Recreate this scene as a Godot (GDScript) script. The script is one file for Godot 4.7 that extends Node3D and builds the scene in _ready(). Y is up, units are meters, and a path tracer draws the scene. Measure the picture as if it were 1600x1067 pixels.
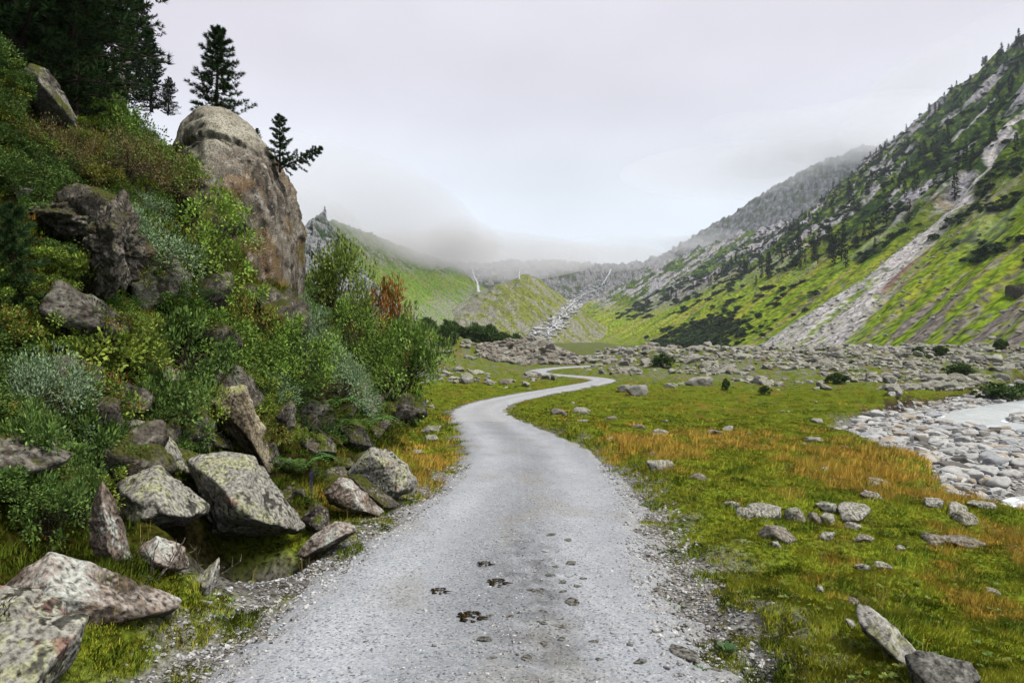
extends Node3D
# An alpine valley under low cloud: a gravel road winds between a rocky, overgrown hillside on the left and a meadow with a stony stream on the right.
# x right, y up, -z into the valley. "d" is always the distance along -z. at() and hit() turn a pixel of the 1600 x 1067 photograph into a place in the world.

const EYE := 1.65
const HOR := 560.0
const FOC := 1062.0
const ROAD_HALF := 1.55

var rng := RandomNumberGenerator.new()
var nz := FastNoiseLite.new()      # fractal noise, feature size 1 unit
var nr := FastNoiseLite.new()      # ridged noise
var nc := FastNoiseLite.new()      # cellular noise
var M := {}
var names := {}
var ico := {}
var clear := []          # what a boulder covers in the photograph: no undergrowth grows in front of it

# ---------------------------------------------------------------- camera and light

func setup_camera_and_light() -> void:
	var cam := Camera3D.new()
	cam.name = "camera"
	cam.projection = Camera3D.PROJECTION_FRUSTUM
	cam.near = 0.1
	cam.far = 6000.0
	cam.size = 1067.0 / FOC * 0.1
	cam.frustum_offset = Vector2(0, (HOR - 533.5) / FOC * 0.1)
	cam.position = Vector3(0, EYE, 0)
	add_child(cam)
	cam.current = true
	var env := Environment.new()
	env.background_mode = Environment.BG_SKY
	env.sky = Sky.new()
	var sky := PanoramaSkyMaterial.new()
	sky.panorama = sky_picture()
	env.sky.sky_material = sky
	env.tonemap_mode = Environment.TONE_MAPPER_LINEAR
	env.tonemap_exposure = 3.8
	env.background_energy_multiplier = 1.0
	env.fog_enabled = true
	env.fog_density = 0.00009
	env.fog_light_color = Color(0.90, 0.95, 1.0)
	env.volumetric_fog_enabled = true
	env.volumetric_fog_density = 0.0
	env.sdfgi_enabled = true
	env.ssao_enabled = true
	env.ssil_enabled = true
	var we := WorldEnvironment.new()
	we.name = "world_environment"
	we.environment = env
	add_child(we)
	var sun := DirectionalLight3D.new()
	sun.name = "sun"
	sun.light_energy = 0.5
	sun.light_angular_distance = 30.0
	sun.light_color = Color(1.0, 0.97, 0.92)
	sun.shadow_enabled = true
	sun.rotation_degrees = Vector3(-58, 62, 0)
	add_child(sun)

func sky_picture() -> ImageTexture:
	var w := 512
	var h := 256
	var im := Image.create(w, h, false, Image.FORMAT_RGBF)
	var n := FastNoiseLite.new()
	n.seed = 5
	n.frequency = 1.0
	n.fractal_octaves = 4
	for j in h:
		var el := (0.5 - (j + 0.5) / h) * PI
		for i in w:
			var az := (i + 0.5) / w * TAU
			var dir := Vector3(cos(el) * sin(az), sin(el), cos(el) * cos(az))
			var k := n.get_noise_3dv(dir * Vector3(1.6, 4.0, 1.6)) * 0.5 + n.get_noise_3dv(dir * Vector3(5, 12, 5) + Vector3(9, 0, 0)) * 0.16
			var low := Vector3(0.240, 0.264, 0.290)
			var mid := Vector3(0.203, 0.199, 0.221)
			var top := Vector3(0.25, 0.253, 0.272)
			var e := rad_to_deg(el)
			var c := low.lerp(mid, smoothstep(6.0, 25.0, e)).lerp(top, smoothstep(28.0, 70.0, e))
			c *= 1.0 + k * 0.24
			im.set_pixel(i, j, Color(c.x, c.y, c.z))
	return ImageTexture.create_from_image(im)

# ---------------------------------------------------------------- small helpers

func rnd(a: float, b: float) -> float:
	return rng.randf_range(a, b)

func numbered(called: String) -> String:
	if not names.has(called):
		names[called] = 0
		return called
	names[called] += 1
	return "%s_%03d" % [called, names[called]]

func tag(o: Node, label: String, category := "", group := "", kind := "") -> Node:
	if label:
		o.set_meta("label", label)
	if category:
		o.set_meta("category", category)
	if group:
		o.set_meta("group", group)
	if kind:
		o.set_meta("kind", kind)
	return o

func thing(called: String, where: Vector3, label: String, category: String, group := "") -> Node3D:
	var o := Node3D.new()
	o.name = numbered(called)
	add_child(o, true)
	o.position = where
	tag(o, label, category, group)
	return o

func put(called: String, mesh: Mesh, parent: Node = self, where := Vector3.ZERO) -> MeshInstance3D:
	var o := MeshInstance3D.new()
	o.name = numbered(called) if parent == self else called
	o.mesh = mesh
	parent.add_child(o, true)
	o.position = where
	return o

func ray(px: float, py: float) -> Vector3:
	return Vector3((px - 800.0) / FOC, (HOR - py) / FOC, -1.0)

func at(px: float, py: float, d: float) -> Vector3:
	return Vector3(0, EYE, 0) + ray(px, py) * d

func hit(px: float, py: float, least := 2.0, most := 400.0) -> Vector3:
	var r := ray(px, py)
	var d := least
	while d < most:
		var p := Vector3(0, EYE, 0) + r * d
		if p.y < ground_y(p.x, d):
			break
		d *= 1.012
	var lo := d / 1.012
	for i in 8:
		var m := (lo + d) * 0.5
		var p := Vector3(0, EYE, 0) + r * m
		if p.y < ground_y(p.x, m):
			d = m
		else:
			lo = m
	return Vector3(0, EYE, 0) + r * d

func keys(a: PackedVector2Array, t: float) -> float:
	var n := a.size()
	if t <= a[0].x:
		return a[0].y
	if t >= a[n - 1].x:
		return a[n - 1].y
	var i := 0
	while a[i + 1].x < t:
		i += 1
	var p1 := a[i]
	var p2 := a[i + 1]
	var h := p2.x - p1.x
	var m1 := (p2.y - p1.y) / h
	var m2 := m1
	if i > 0:
		m1 = (p2.y - a[i - 1].y) / (p2.x - a[i - 1].x)
	if i + 2 < n:
		m2 = (a[i + 2].y - p1.y) / (a[i + 2].x - p1.x)
	var s := (t - p1.x) / h
	var s2 := s * s
	var s3 := s2 * s
	return (2 * s3 - 3 * s2 + 1) * p1.y + (s3 - 2 * s2 + s) * h * m1 + (3 * s2 - 2 * s3) * p2.y + (s3 - s2) * h * m2

class MB:                              # collects triangles for one mesh
	var v := PackedVector3Array()
	var n := PackedVector3Array()
	var c := PackedColorArray()
	var ix := PackedInt32Array()

	func leaf(base: Vector3, along: Vector3, side: Vector3, nor: Vector3, col: Color, fold := 0.15) -> void:
		var k := v.size()
		var mid := base + along * 0.45 - nor * (side.length() * fold)
		v.append(base)
		v.append(mid + side + nor * side.length() * fold * 2.0)
		v.append(base + along)
		v.append(mid - side + nor * side.length() * fold * 2.0)
		for i in 4:
			n.append(nor)
			c.append(col)
		var face := (v[k + 1] - v[k]).cross(v[k + 2] - v[k])
		if face.dot(nor) < 0.0:
			ix.append_array(PackedInt32Array([k, k + 1, k + 2, k, k + 2, k + 3]))
		else:
			ix.append_array(PackedInt32Array([k, k + 2, k + 1, k, k + 3, k + 2]))

	func blade(base: Vector3, up: Vector3, lean: Vector3, side: Vector3, col: Color, tipcol: Color) -> void:
		var k := v.size()
		var nor := up.cross(side).normalized()
		var mid := base + up * 0.55 + lean * 0.25
		v.append(base - side)
		v.append(base + side)
		v.append(mid - side * 0.7)
		v.append(mid + side * 0.7)
		v.append(base + up + lean)
		for i in 5:
			n.append((nor + Vector3.UP * 0.6).normalized())
			c.append(col if i < 2 else (col.lerp(tipcol, 0.5) if i < 4 else tipcol))
		var face := (v[k + 1] - v[k]).cross(v[k + 2] - v[k])
		if face.dot(nor) < 0.0:
			ix.append_array(PackedInt32Array([k, k + 1, k + 2, k + 1, k + 3, k + 2, k + 2, k + 3, k + 4]))
		else:
			ix.append_array(PackedInt32Array([k, k + 2, k + 1, k + 1, k + 2, k + 3, k + 2, k + 4, k + 3]))

	func needle(base: Vector3, along: Vector3, side: Vector3, nor: Vector3, col: Color) -> void:
		var k := v.size()
		v.append(base - side)
		v.append(base + along)
		v.append(base + side)
		for i in 3:
			n.append(nor)
			c.append(col)
		var face := (v[k + 1] - v[k]).cross(v[k + 2] - v[k])
		if face.dot(nor) < 0.0:
			ix.append_array(PackedInt32Array([k, k + 1, k + 2]))
		else:
			ix.append_array(PackedInt32Array([k, k + 2, k + 1]))

	func tube(pts: PackedVector3Array, radii: PackedFloat32Array, sides: int, col: Color, wobble := 0.0) -> void:
		var first := v.size()
		for i in pts.size():
			var t: Vector3 = pts[mini(i + 1, pts.size() - 1)] - pts[maxi(i - 1, 0)]
			t = t.normalized()
			var a := t.cross(Vector3.RIGHT if absf(t.x) < 0.8 else Vector3.BACK).normalized()
			var b := t.cross(a)
			for s in sides:
				var ang := TAU * s / sides
				var o := a * cos(ang) + b * sin(ang)
				var rr := radii[i] * (1.0 + wobble * sin(ang * 3.0 + i * 1.7))
				v.append(pts[i] + o * rr)
				n.append(o)
				c.append(col)
		for i in pts.size() - 1:
			for s in sides:
				var p := first + i * sides + s
				var q := first + i * sides + (s + 1) % sides
				tri(p, q, p + sides)
				tri(q, q + sides, p + sides)

	func tri(a: int, b: int, d: int) -> void:      # wound so that it faces the way of its normals
		if (v[b] - v[a]).cross(v[d] - v[a]).dot(n[a] + n[b] + n[d]) < 0.0:
			ix.append(a); ix.append(b); ix.append(d)
		else:
			ix.append(a); ix.append(d); ix.append(b)

	func smooth() -> void:                 # normals from the faces; front faces run clockwise
		n.resize(v.size())
		n.fill(Vector3.ZERO)
		for k in range(0, ix.size(), 3):
			var a := ix[k]
			var b := ix[k + 1]
			var d := ix[k + 2]
			var f := (v[d] - v[a]).cross(v[b] - v[a])
			n[a] += f
			n[b] += f
			n[d] += f
		for k in n.size():
			n[k] = n[k].normalized()

	func add(o: MB, t: Transform3D, tint := Color.WHITE) -> void:
		var k := v.size()
		for i in o.v.size():
			v.append(t * o.v[i])
			n.append((t.basis * o.n[i]).normalized())
			c.append(o.c[i] * tint)
		for i in o.ix:
			ix.append(i + k)

	func mesh(mat: Material) -> ArrayMesh:
		var a := []
		a.resize(Mesh.ARRAY_MAX)
		a[Mesh.ARRAY_VERTEX] = v
		a[Mesh.ARRAY_NORMAL] = n
		a[Mesh.ARRAY_COLOR] = c
		a[Mesh.ARRAY_INDEX] = ix
		var m := ArrayMesh.new()
		m.add_surface_from_arrays(Mesh.PRIMITIVE_TRIANGLES, a)
		m.surface_set_material(0, mat)
		return m

func grid_mesh(v: PackedVector3Array, c: PackedColorArray, cols: int, rows: int, mat: Material, up_side := 1.0) -> ArrayMesh:
	# a sheet of rows x cols points, row by row; its front looks upwards (towards +y)
	var n := PackedVector3Array()
	n.resize(v.size())
	for j in rows:
		var j0 := maxi(j - 1, 0) * cols
		var j1 := mini(j + 1, rows - 1) * cols
		for i in cols:
			var dx := v[j * cols + mini(i + 1, cols - 1)] - v[j * cols + maxi(i - 1, 0)]
			var dy := v[j1 + i] - v[j0 + i]
			var f := dx.cross(dy).normalized()
			n[j * cols + i] = f if f.y >= 0.0 else -f
	var ix := PackedInt32Array()
	ix.resize((cols - 1) * (rows - 1) * 6)
	var k := 0
	var probe := (v[1] - v[0]).cross(v[cols] - v[0])
	var flip := probe.y > 0.0
	for j in rows - 1:
		for i in cols - 1:
			var a := j * cols + i
			if flip:
				ix[k] = a; ix[k + 1] = a + cols; ix[k + 2] = a + 1
				ix[k + 3] = a + 1; ix[k + 4] = a + cols; ix[k + 5] = a + cols + 1
			else:
				ix[k] = a; ix[k + 1] = a + 1; ix[k + 2] = a + cols
				ix[k + 3] = a + 1; ix[k + 4] = a + cols + 1; ix[k + 5] = a + cols
			k += 6
	var arr := []
	arr.resize(Mesh.ARRAY_MAX)
	arr[Mesh.ARRAY_VERTEX] = v
	arr[Mesh.ARRAY_NORMAL] = n
	arr[Mesh.ARRAY_COLOR] = c
	arr[Mesh.ARRAY_INDEX] = ix
	var m := ArrayMesh.new()
	m.add_surface_from_arrays(Mesh.PRIMITIVE_TRIANGLES, arr)
	m.surface_set_material(0, mat)
	return m

func scatter(called: String, mesh: Mesh, places: Array, tints: Array, label: String, category: String) -> MultiMeshInstance3D:
	if places.is_empty():
		return null
	var mm := MultiMesh.new()
	mm.transform_format = MultiMesh.TRANSFORM_3D
	mm.use_colors = true
	mm.mesh = mesh
	mm.instance_count = places.size()
	for i in places.size():
		mm.set_instance_transform(i, places[i])
		mm.set_instance_color(i, tints[i])
	var o := MultiMeshInstance3D.new()
	o.name = numbered(called)
	o.multimesh = mm
	add_child(o, true)
	tag(o, label, category, "", "stuff")
	return o

func lin(r: float, g: float, b: float) -> Color:       # a linear, real-world base colour
	return Color(r, g, b)

# ---------------------------------------------------------------- materials

func noise_tex(seed_: int, size: int, freq: float, kind: String, ramp: Array, normal := 0.0) -> NoiseTexture2D:
	var f := FastNoiseLite.new()
	f.seed = seed_
	f.frequency = freq
	if kind == "cell":
		f.noise_type = FastNoiseLite.TYPE_CELLULAR
		f.cellular_return_type = FastNoiseLite.RETURN_CELL_VALUE
		f.cellular_jitter = 1.0
		f.fractal_type = FastNoiseLite.FRACTAL_NONE
	elif kind == "pebble":
		f.noise_type = FastNoiseLite.TYPE_CELLULAR
		f.cellular_return_type = FastNoiseLite.RETURN_DISTANCE2_SUB
		f.fractal_type = FastNoiseLite.FRACTAL_FBM
		f.fractal_octaves = 2
	else:
		f.noise_type = FastNoiseLite.TYPE_SIMPLEX_SMOOTH
		f.fractal_octaves = 6
		f.fractal_gain = 0.62
	var t := NoiseTexture2D.new()
	t.width = size
	t.height = size
	t.seamless = true
	t.generate_mipmaps = false
	t.noise = f
	if normal > 0.0:
		t.as_normal_map = true
		t.bump_strength = normal
	else:
		var g := Gradient.new()
		g.offsets = PackedFloat32Array()
		g.colors = PackedColorArray()
		var off := PackedFloat32Array()
		var col := PackedColorArray()
		for r in ramp:
			off.append(r[0])
			col.append(r[1])
		g.offsets = off
		g.colors = col
		t.color_ramp = g
	return t

func grey(x: float) -> Color:
	return Color(x, x, x)

func mat(called: String, rough: float, albedo: Texture2D = null, normal: Texture2D = null, scale := 1.0, nscale := 1.0, world := true) -> StandardMaterial3D:
	var m := StandardMaterial3D.new()
	m.resource_name = called
	m.vertex_color_use_as_albedo = true
	m.roughness = rough
	m.metallic_specular = 0.25
	if called in ["ground", "far_rock", "grass", "dry_grass", "needle", "dung"]:
		m.specular_mode = BaseMaterial3D.SPECULAR_DISABLED
	if albedo or normal:
		m.uv1_triplanar = true
		m.uv1_world_triplanar = world
		m.uv1_scale = Vector3.ONE * scale
		m.albedo_texture = albedo
		if normal:
			m.normal_enabled = true
			m.normal_texture = normal
			m.normal_scale = nscale
	M[called] = m
	return m

func make_materials() -> void:
	var soft := noise_tex(3, 512, 0.03, "fbm", [[0.2, grey(0.25)], [0.5, grey(0.8)], [0.85, grey(1.0)]])
	var soft_n := noise_tex(3, 512, 0.012, "fbm", [], 7.0)
	var stone := noise_tex(11, 1024, 0.022, "fbm", [[0.2, Color(0.22, 0.21, 0.20)], [0.36, Color(0.58, 0.57, 0.56)], [0.5, Color(0.84, 0.84, 0.82)], [0.66, Color(0.95, 0.95, 0.92)], [0.85, Color(1, 1, 1)]])
	var stone_n := noise_tex(12, 1024, 0.02, "fbm", [], 14.0)
	var gravel := noise_tex(21, 1024, 0.11, "cell", [[0.0, Color(0.50, 0.51, 0.54)], [0.12, Color(0.78, 0.80, 0.83)], [0.6, Color(0.88, 0.90, 0.92)], [0.8, Color(0.93, 0.94, 0.96)], [1.0, Color(1, 1, 1)]])
	var gravel_n := noise_tex(21, 1024, 0.11, "pebble", [], 5.0)
	mat("ground", 0.95, soft, soft_n, 0.9, 1.0)
	mat("gravel", 0.9, gravel, gravel_n, 0.62, 0.55)
	mat("rock", 0.88, stone, stone_n, 1.0, 1.0, true)
	mat("far_rock", 0.95, noise_tex(31, 512, 0.02, "fbm", [[0.2, grey(0.4)], [0.5, grey(0.85)], [0.8, grey(1.0)]]), noise_tex(33, 512, 0.02, "fbm", [], 6.0), 0.03, 1.0)
	mat("wet_stone", 0.7, stone, stone_n, 1.1, 0.8, false)
	var bark := mat("bark", 0.95, noise_tex(41, 256, 0.05, "fbm", [[0.2, grey(0.4)], [0.8, grey(1.0)]]), noise_tex(42, 256, 0.06, "fbm", [], 10.0), 3.0, 1.0, false)
	bark.metallic_specular = 0.2
	for k in ["leaf", "needle", "grass", "dry_grass", "petal"]:
		var m := mat(k, 0.6)
		m.metallic_specular = 0.3
		m.cull_mode = BaseMaterial3D.CULL_DISABLED
		m.backlight_enabled = true
		m.backlight = grey(0.5) if k != "needle" else grey(0.2)
	var w := mat("water", 0.18)
	w.metallic_specular = 0.5
	w.normal_enabled = true
	w.uv1_triplanar = true
	w.uv1_world_triplanar = true
	w.uv1_scale = Vector3.ONE * 0.4
	w.normal_texture = noise_tex(51, 512, 0.02, "fbm", [], 6.0)
	w.normal_scale = 1.5
	mat("dung", 0.9, noise_tex(61, 256, 0.06, "fbm", [[0.2, grey(0.35)], [0.8, grey(1.0)]]), noise_tex(62, 256, 0.06, "fbm", [], 14.0), 4.0, 1.0, false)

# ---------------------------------------------------------------- the lie of the land

var FLOOR := PackedVector2Array([Vector2(-10, 0.33), Vector2(0, 0), Vector2(20, -0.66), Vector2(39, -1.3), Vector2(58, -1.34), Vector2(75, -1.15), Vector2(90, -0.9), Vector2(110, -0.4), Vector2(130, 0.2), Vector2(160, 0.9), Vector2(250, 3), Vector2(400, 6.5), Vector2(600, 13), Vector2(800, 23), Vector2(950, 33), Vector2(1200, 60), Vector2(1400, 100)])
var ROAD := PackedVector2Array([Vector2(-0.3, -8), Vector2(-0.36, -3), Vector2(-0.34, 1), Vector2(-0.31, 3.7), Vector2(-0.2, 5.75), Vector2(0.16, 8.5), Vector2(0.4, 12.1), Vector2(0.33, 16.7), Vector2(-0.4, 23.3), Vector2(-1.3, 31), Vector2(-1.85, 38), Vector2(-1.5, 45), Vector2(-0.2, 51), Vector2(2, 58), Vector2(5.5, 67), Vector2(9.2, 76.5), Vector2(11.2, 83), Vector2(11, 88.5), Vector2(8.8, 94), Vector2(5.6, 99.5), Vector2(3.9, 106), Vector2(4.8, 114), Vector2(7.8, 121), Vector2(13, 128), Vector2(22, 135), Vector2(36, 142)])
var TOE := PackedVector2Array([Vector2(-10, -2.5), Vector2(0, -2.35), Vector2(3.7, -2.25), Vector2(5.75, -2.35), Vector2(8.5, -2.25), Vector2(12.1, -2.05), Vector2(16.7, -2.4), Vector2(24, -3.5), Vector2(32, -4.2), Vector2(36, -5.4), Vector2(40, -9), Vector2(46, -15), Vector2(56, -25), Vector2(80, -40), Vector2(130, -60), Vector2(200, -120)])
var BED := PackedVector2Array([Vector2(-10, 8.5), Vector2(8, 8.6), Vector2(12.3, 8.5), Vector2(18, 10.7), Vector2(23, 12.2), Vector2(29, 14.4), Vector2(37, 17.3), Vector2(45, 22.5), Vector2(60, 36), Vector2(80, 56), Vector2(100, 76), Vector2(140, 108), Vector2(200, 150)])
var BED_Y := PackedVector2Array([Vector2(-10, -1.4), Vector2(12, -1.85), Vector2(18, -2.1), Vector2(29, -2.35), Vector2(45, -2.7), Vector2(60, -2.85), Vector2(80, -2.6), Vector2(120, -1.5), Vector2(200, 1)])
var STREAM := PackedVector2Array([Vector2(118, 128), Vector2(88, 100), Vector2(62, 76), Vector2(44, 61), Vector2(34.5, 51), Vector2(31.5, 45), Vector2(32, 39), Vector2(30, 33), Vector2(25, 27), Vector2(17, 20.5), Vector2(12.4, 16.5), Vector2(10.7, 13), Vector2(9.9, 8), Vector2(9.6, 0)])

var road_pts := PackedVector2Array()     # the road's middle line, finely stepped
var stream_pts := PackedVector2Array()
var r_d := -999.0
var r_base := 0.0
var r_xc := 0.0
var r_toe := 0.0
var r_bed := 0.0
var r_bedy := 0.0
var r_road := PackedVector2Array()
var r_stream := PackedVector2Array()

func fine(line: PackedVector2Array, step: float) -> PackedVector2Array:
	var out := PackedVector2Array()
	for i in line.size() - 1:
		var a := line[maxi(i - 1, 0)]
		var b := line[i]
		var c := line[i + 1]
		var e := line[mini(i + 2, line.size() - 1)]
		var n := maxi(1, int(b.distance_to(c) / step))
		for k in n:
			out.append(b.cubic_interpolate(c, a, e, float(k) / n))
	out.append(line[line.size() - 1])
	return out

func set_row(d: float) -> void:
	if d == r_d:
		return
	r_d = d
	r_base = keys(FLOOR, d)
	r_toe = keys(TOE, d)
	r_bed = keys(BED, d)
	r_bedy = keys(BED_Y, d)
	r_road = PackedVector2Array()
	r_stream = PackedVector2Array()
	if d < 170.0:
		for p in road_pts:
			if absf(p.y - d) < 6.0:
				r_road.append(p)
		for p in stream_pts:
			if absf(p.y - d) < 8.0:
				r_stream.append(p)

func near_line(list: PackedVector2Array, x: float, d: float) -> float:
	var best := 1e9
	for p in list:
		var e := (p.x - x) * (p.x - x) + (p.y - d) * (p.y - d)
		if e < best:
			best = e
	return sqrt(best) if best < 1e8 else 99.0

var g_road := 99.0        # what ground_y() last found: distance to the road's middle, metres up the hillside, metres into the stream bed, distance to the stream
var g_hill := 0.0
var g_bed := 0.0
var g_stream := 99.0

func ground_y(x: float, d: float) -> float:
	set_row(d)
	g_road = near_line(r_road, x, d)
	g_stream = near_line(r_stream, x, d)
	g_hill = r_toe - x + nz.get_noise_2d(x * 0.8 + 50, d * 0.8) * 0.5
	g_bed = x - r_bed - nz.get_noise_2d(x * 0.35, d * 0.35 + 30) * 1.4
	var h := r_base
	if d < 40.0 and x > 1.2:
		h -= 0.045 * (x - 1.2) * smoothstep(0.0, 3.0, x - 1.2)
	elif x > 1.2:
		h -= minf(0.9, 0.03 * (x - 1.2)) * (1.0 - smoothstep(60.0, 110.0, d))
	h += nz.get_noise_2d(x * 0.16, d * 0.16) * 0.38 + nz.get_noise_2d(x * 0.7 + 9, d * 0.7) * 0.13 + nz.get_noise_2d(x * 2.6, d * 2.6 + 7) * 0.035
	if d > 45.0:
		h += smoothstep(48.0, 95.0, d) * clampf((2.0 - x) * 0.11, 0.0, 4.0) * (1.0 - smoothstep(200.0, 300.0, d))
		h += smoothstep(85.0, 128.0, d) * smoothstep(13.0, 30.0, x) * (1.0 - smoothstep(150.0, 230.0, d)) * (2.7 + nz.get_noise_2d(x * 0.1, d * 0.1) * 1.6)
		h += 4.6 * exp(-pow((x - 3.5) / 8.5, 2) - pow((d - 139) / 6.5, 2)) + 5.0 * exp(-pow((x + 15) / 11.0, 2) - pow((d - 146) / 9.0, 2))
	h += 0.9 * exp(-pow((x - 32.5) / 7.0, 2) - pow((d - 58.0) / 7.0, 2))
	if g_bed > -2.0:
		var far_bank := smoothstep(22.0, 34.0, g_bed)
		var into := smoothstep(-0.7, 0.9, g_bed) * (1.0 - far_bank)
		var by := r_bedy + nz.get_noise_2d(x * 0.4, d * 0.4 + 70) * 0.25
		by -= 0.6 * (1.0 - smoothstep(0.6, 3.4, g_stream))
		h = lerpf(h, by, into * (1.0 - smoothstep(120.0, 160.0, d)))
	if g_hill > 0.0:
		var s := g_hill
		var up := s * (0.55 + 0.42 * smoothstep(0.0, 4.0, s))
		if up > 15.0:
			up = 15.0 + (up - 15.0) * 0.6
		up += (nz.get_noise_2d(x * 0.35 + 3, d * 0.35) * 1.1 + nr.get_noise_2d(x * 0.5, d * 0.5) * 0.35) * smoothstep(0.3, 3.5, s)
		h += up
	if d < 9.0 and x < -1.0:       # the hollow under the roadside boulders
		h -= 0.75 * exp(-pow((x + 2.55) / 0.7, 2) - pow((d - 6.35) / 0.6, 2))
	var flat := smoothstep(ROAD_HALF - 0.1, ROAD_HALF + (0.7 if d < 40.0 else 2.2), g_road)
	return lerpf(r_base - 0.045 + nz.get_noise_2d(x * 2.0, d * 2.0) * 0.03, h, flat)

# how golden the grass is, 0 to 1
func gold(x: float, d: float) -> float:
	var g := nz.get_noise_2d(x * 0.22 + 80, d * 0.13) * 0.9 + nz.get_noise_2d(x * 0.9 + 20, d * 0.6) * 0.5
	var here := exp(-pow((d - 17.0) / 8.0, 2)) * smoothstep(1.8, 3.2, x) * (1.0 - smoothstep(11.0, 14.0, x)) * 0.55
	here += exp(-pow((d - 15.0) / 6.0, 2)) * smoothstep(-1.0, -1.6, x) * 0.55
	here += exp(-pow((d - 8.0) / 3.5, 2)) * smoothstep(4.0, 6.0, x) * 0.42
	here -= exp(-pow((d - 3.5) / 3.0, 2)) * 0.25 * smoothstep(4.5, 2.5, x)
	here += 0.12 * smoothstep(40.0, 90.0, d)
	return smoothstep(0.12, 0.62, g + here - 0.13)

func ground_color(x: float, d: float, y: float) -> Color:
	var fine_n := nz.get_noise_2d(x * 3.1, d * 3.1) * 0.5 + 0.5
	var mid_n := nz.get_noise_2d(x * 0.8 + 40, d * 0.8) * 0.5 + 0.5
	var green := lin(0.205, 0.26, 0.026).lerp(lin(0.10, 0.14, 0.018), fine_n)
	var dry := lin(0.31, 0.205, 0.055).lerp(lin(0.16, 0.12, 0.035), fine_n)
	var c := green.lerp(dry, gold(x, d) * 0.85)
	c = c.lerp(lin(0.075, 0.055, 0.035), smoothstep(0.62, 0.85, mid_n) * 0.7)
	if d > 60.0 and g_hill < 0.0:
		c = c.lerp(lin(0.24, 0.24, 0.225), smoothstep(0.4, 0.65, mid_n) * smoothstep(70.0, 100.0, d) * (0.8 if x > 14.0 else 0.45))
	if d > 150.0:
		c = c.lerp(lin(0.13, 0.16, 0.035), 0.5)
	var stony := smoothstep(ROAD_HALF + 0.5, ROAD_HALF + 0.1, g_road + (mid_n - 0.5) * 0.8)
	if x > 0 and d < 12.0:
		stony = maxf(stony, smoothstep(2.3, 1.55, x + (mid_n - 0.5) * 1.6))
	c = c.lerp(lin(0.30, 0.30, 0.29).lerp(lin(0.15, 0.14, 0.12), fine_n), stony)
	if d < 7.0 and x < -1.2:      # gravel washed into the hollow by the verge
		c = c.lerp(lin(0.22, 0.215, 0.20).lerp(lin(0.07, 0.065, 0.055), fine_n), smoothstep(0.35, 0.6, exp(-pow((x + 2.35) / 0.8, 2) - pow((d - 5.95) / 1.1, 2)) + (mid_n - 0.5) * 0.3))
	if g_bed > -1.0:
		var k := smoothstep(-0.5, 0.3, g_bed) * (1.0 - smoothstep(22.0, 32.0, g_bed))
		c = c.lerp(lin(0.33, 0.33, 0.33).lerp(lin(0.17, 0.17, 0.17), fine_n), k)
		var bank := smoothstep(-0.8, -0.2, g_bed) * (1.0 - smoothstep(0.2, 0.9, g_bed)) * smoothstep(40.0, 52.0, d)
		c = c.lerp(lin(0.07, 0.05, 0.035), bank)
	if g_hill > 0.0:
		var moss := lin(0.034, 0.038, 0.009).lerp(lin(0.022, 0.017, 0.011), smoothstep(0.35, 0.65, mid_n))
		c = c.lerp(moss.lerp(lin(0.085, 0.085, 0.016), fine_n * 0.45), smoothstep(0.0, 0.7, g_hill))
	return c

func build_ground() -> void:
	var cols := 560
	var ds := PackedFloat32Array()
	for k in 16:
		ds.append(-7.0 + k * 0.53)
	var d := 1.5
	while d < 1250.0:
		ds.append(d)
		d *= 1.0132
	var v := PackedVector3Array()
	var c := PackedColorArray()
	v.resize(cols * ds.size())
	c.resize(cols * ds.size())
	for j in ds.size():
		d = ds[j]
		var wide := minf(7.0 + absf(d) * 1.0, 230.0)
		for i in cols:
			var w := i / (cols - 1.0) * 2.0 - 1.0
			var x := wide * (0.62 * w + 0.38 * w * w * w)
			var y := ground_y(x, d)
			v[j * cols + i] = Vector3(x, y, -d)
			c[j * cols + i] = ground_color(x, d, y)
	tag(put("ground", grid_mesh(v, c, cols, ds.size(), M.ground)), "meadow ground with mossy turf and golden grass beside the road", "ground", "", "structure")

func road_y(x: float, d: float, away: float) -> float:
	var n1 := nz.get_noise_2d(x * 0.9, d * 0.5)
	var n2 := nz.get_noise_2d(x * 5.0, d * 5.0 + 11)
	var worn := exp(-pow((x - 0.28 + 0.02 * d) / 0.3, 2)) * smoothstep(9.0, 5.5, d)
	var y := keys(FLOOR, d) + 0.012 - exp(-pow((away - 0.75) / 0.28, 2)) * 0.02 + n1 * 0.022 + n2 * 0.008 - worn * 0.012 + worn * nz.get_noise_2d(x * 9.0, d * 9.0) * 0.03
	return y - smoothstep(ROAD_HALF - 0.28, ROAD_HALF + 0.2, away + n1 * 0.35 + n2 * 0.15) * 0.15

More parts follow.
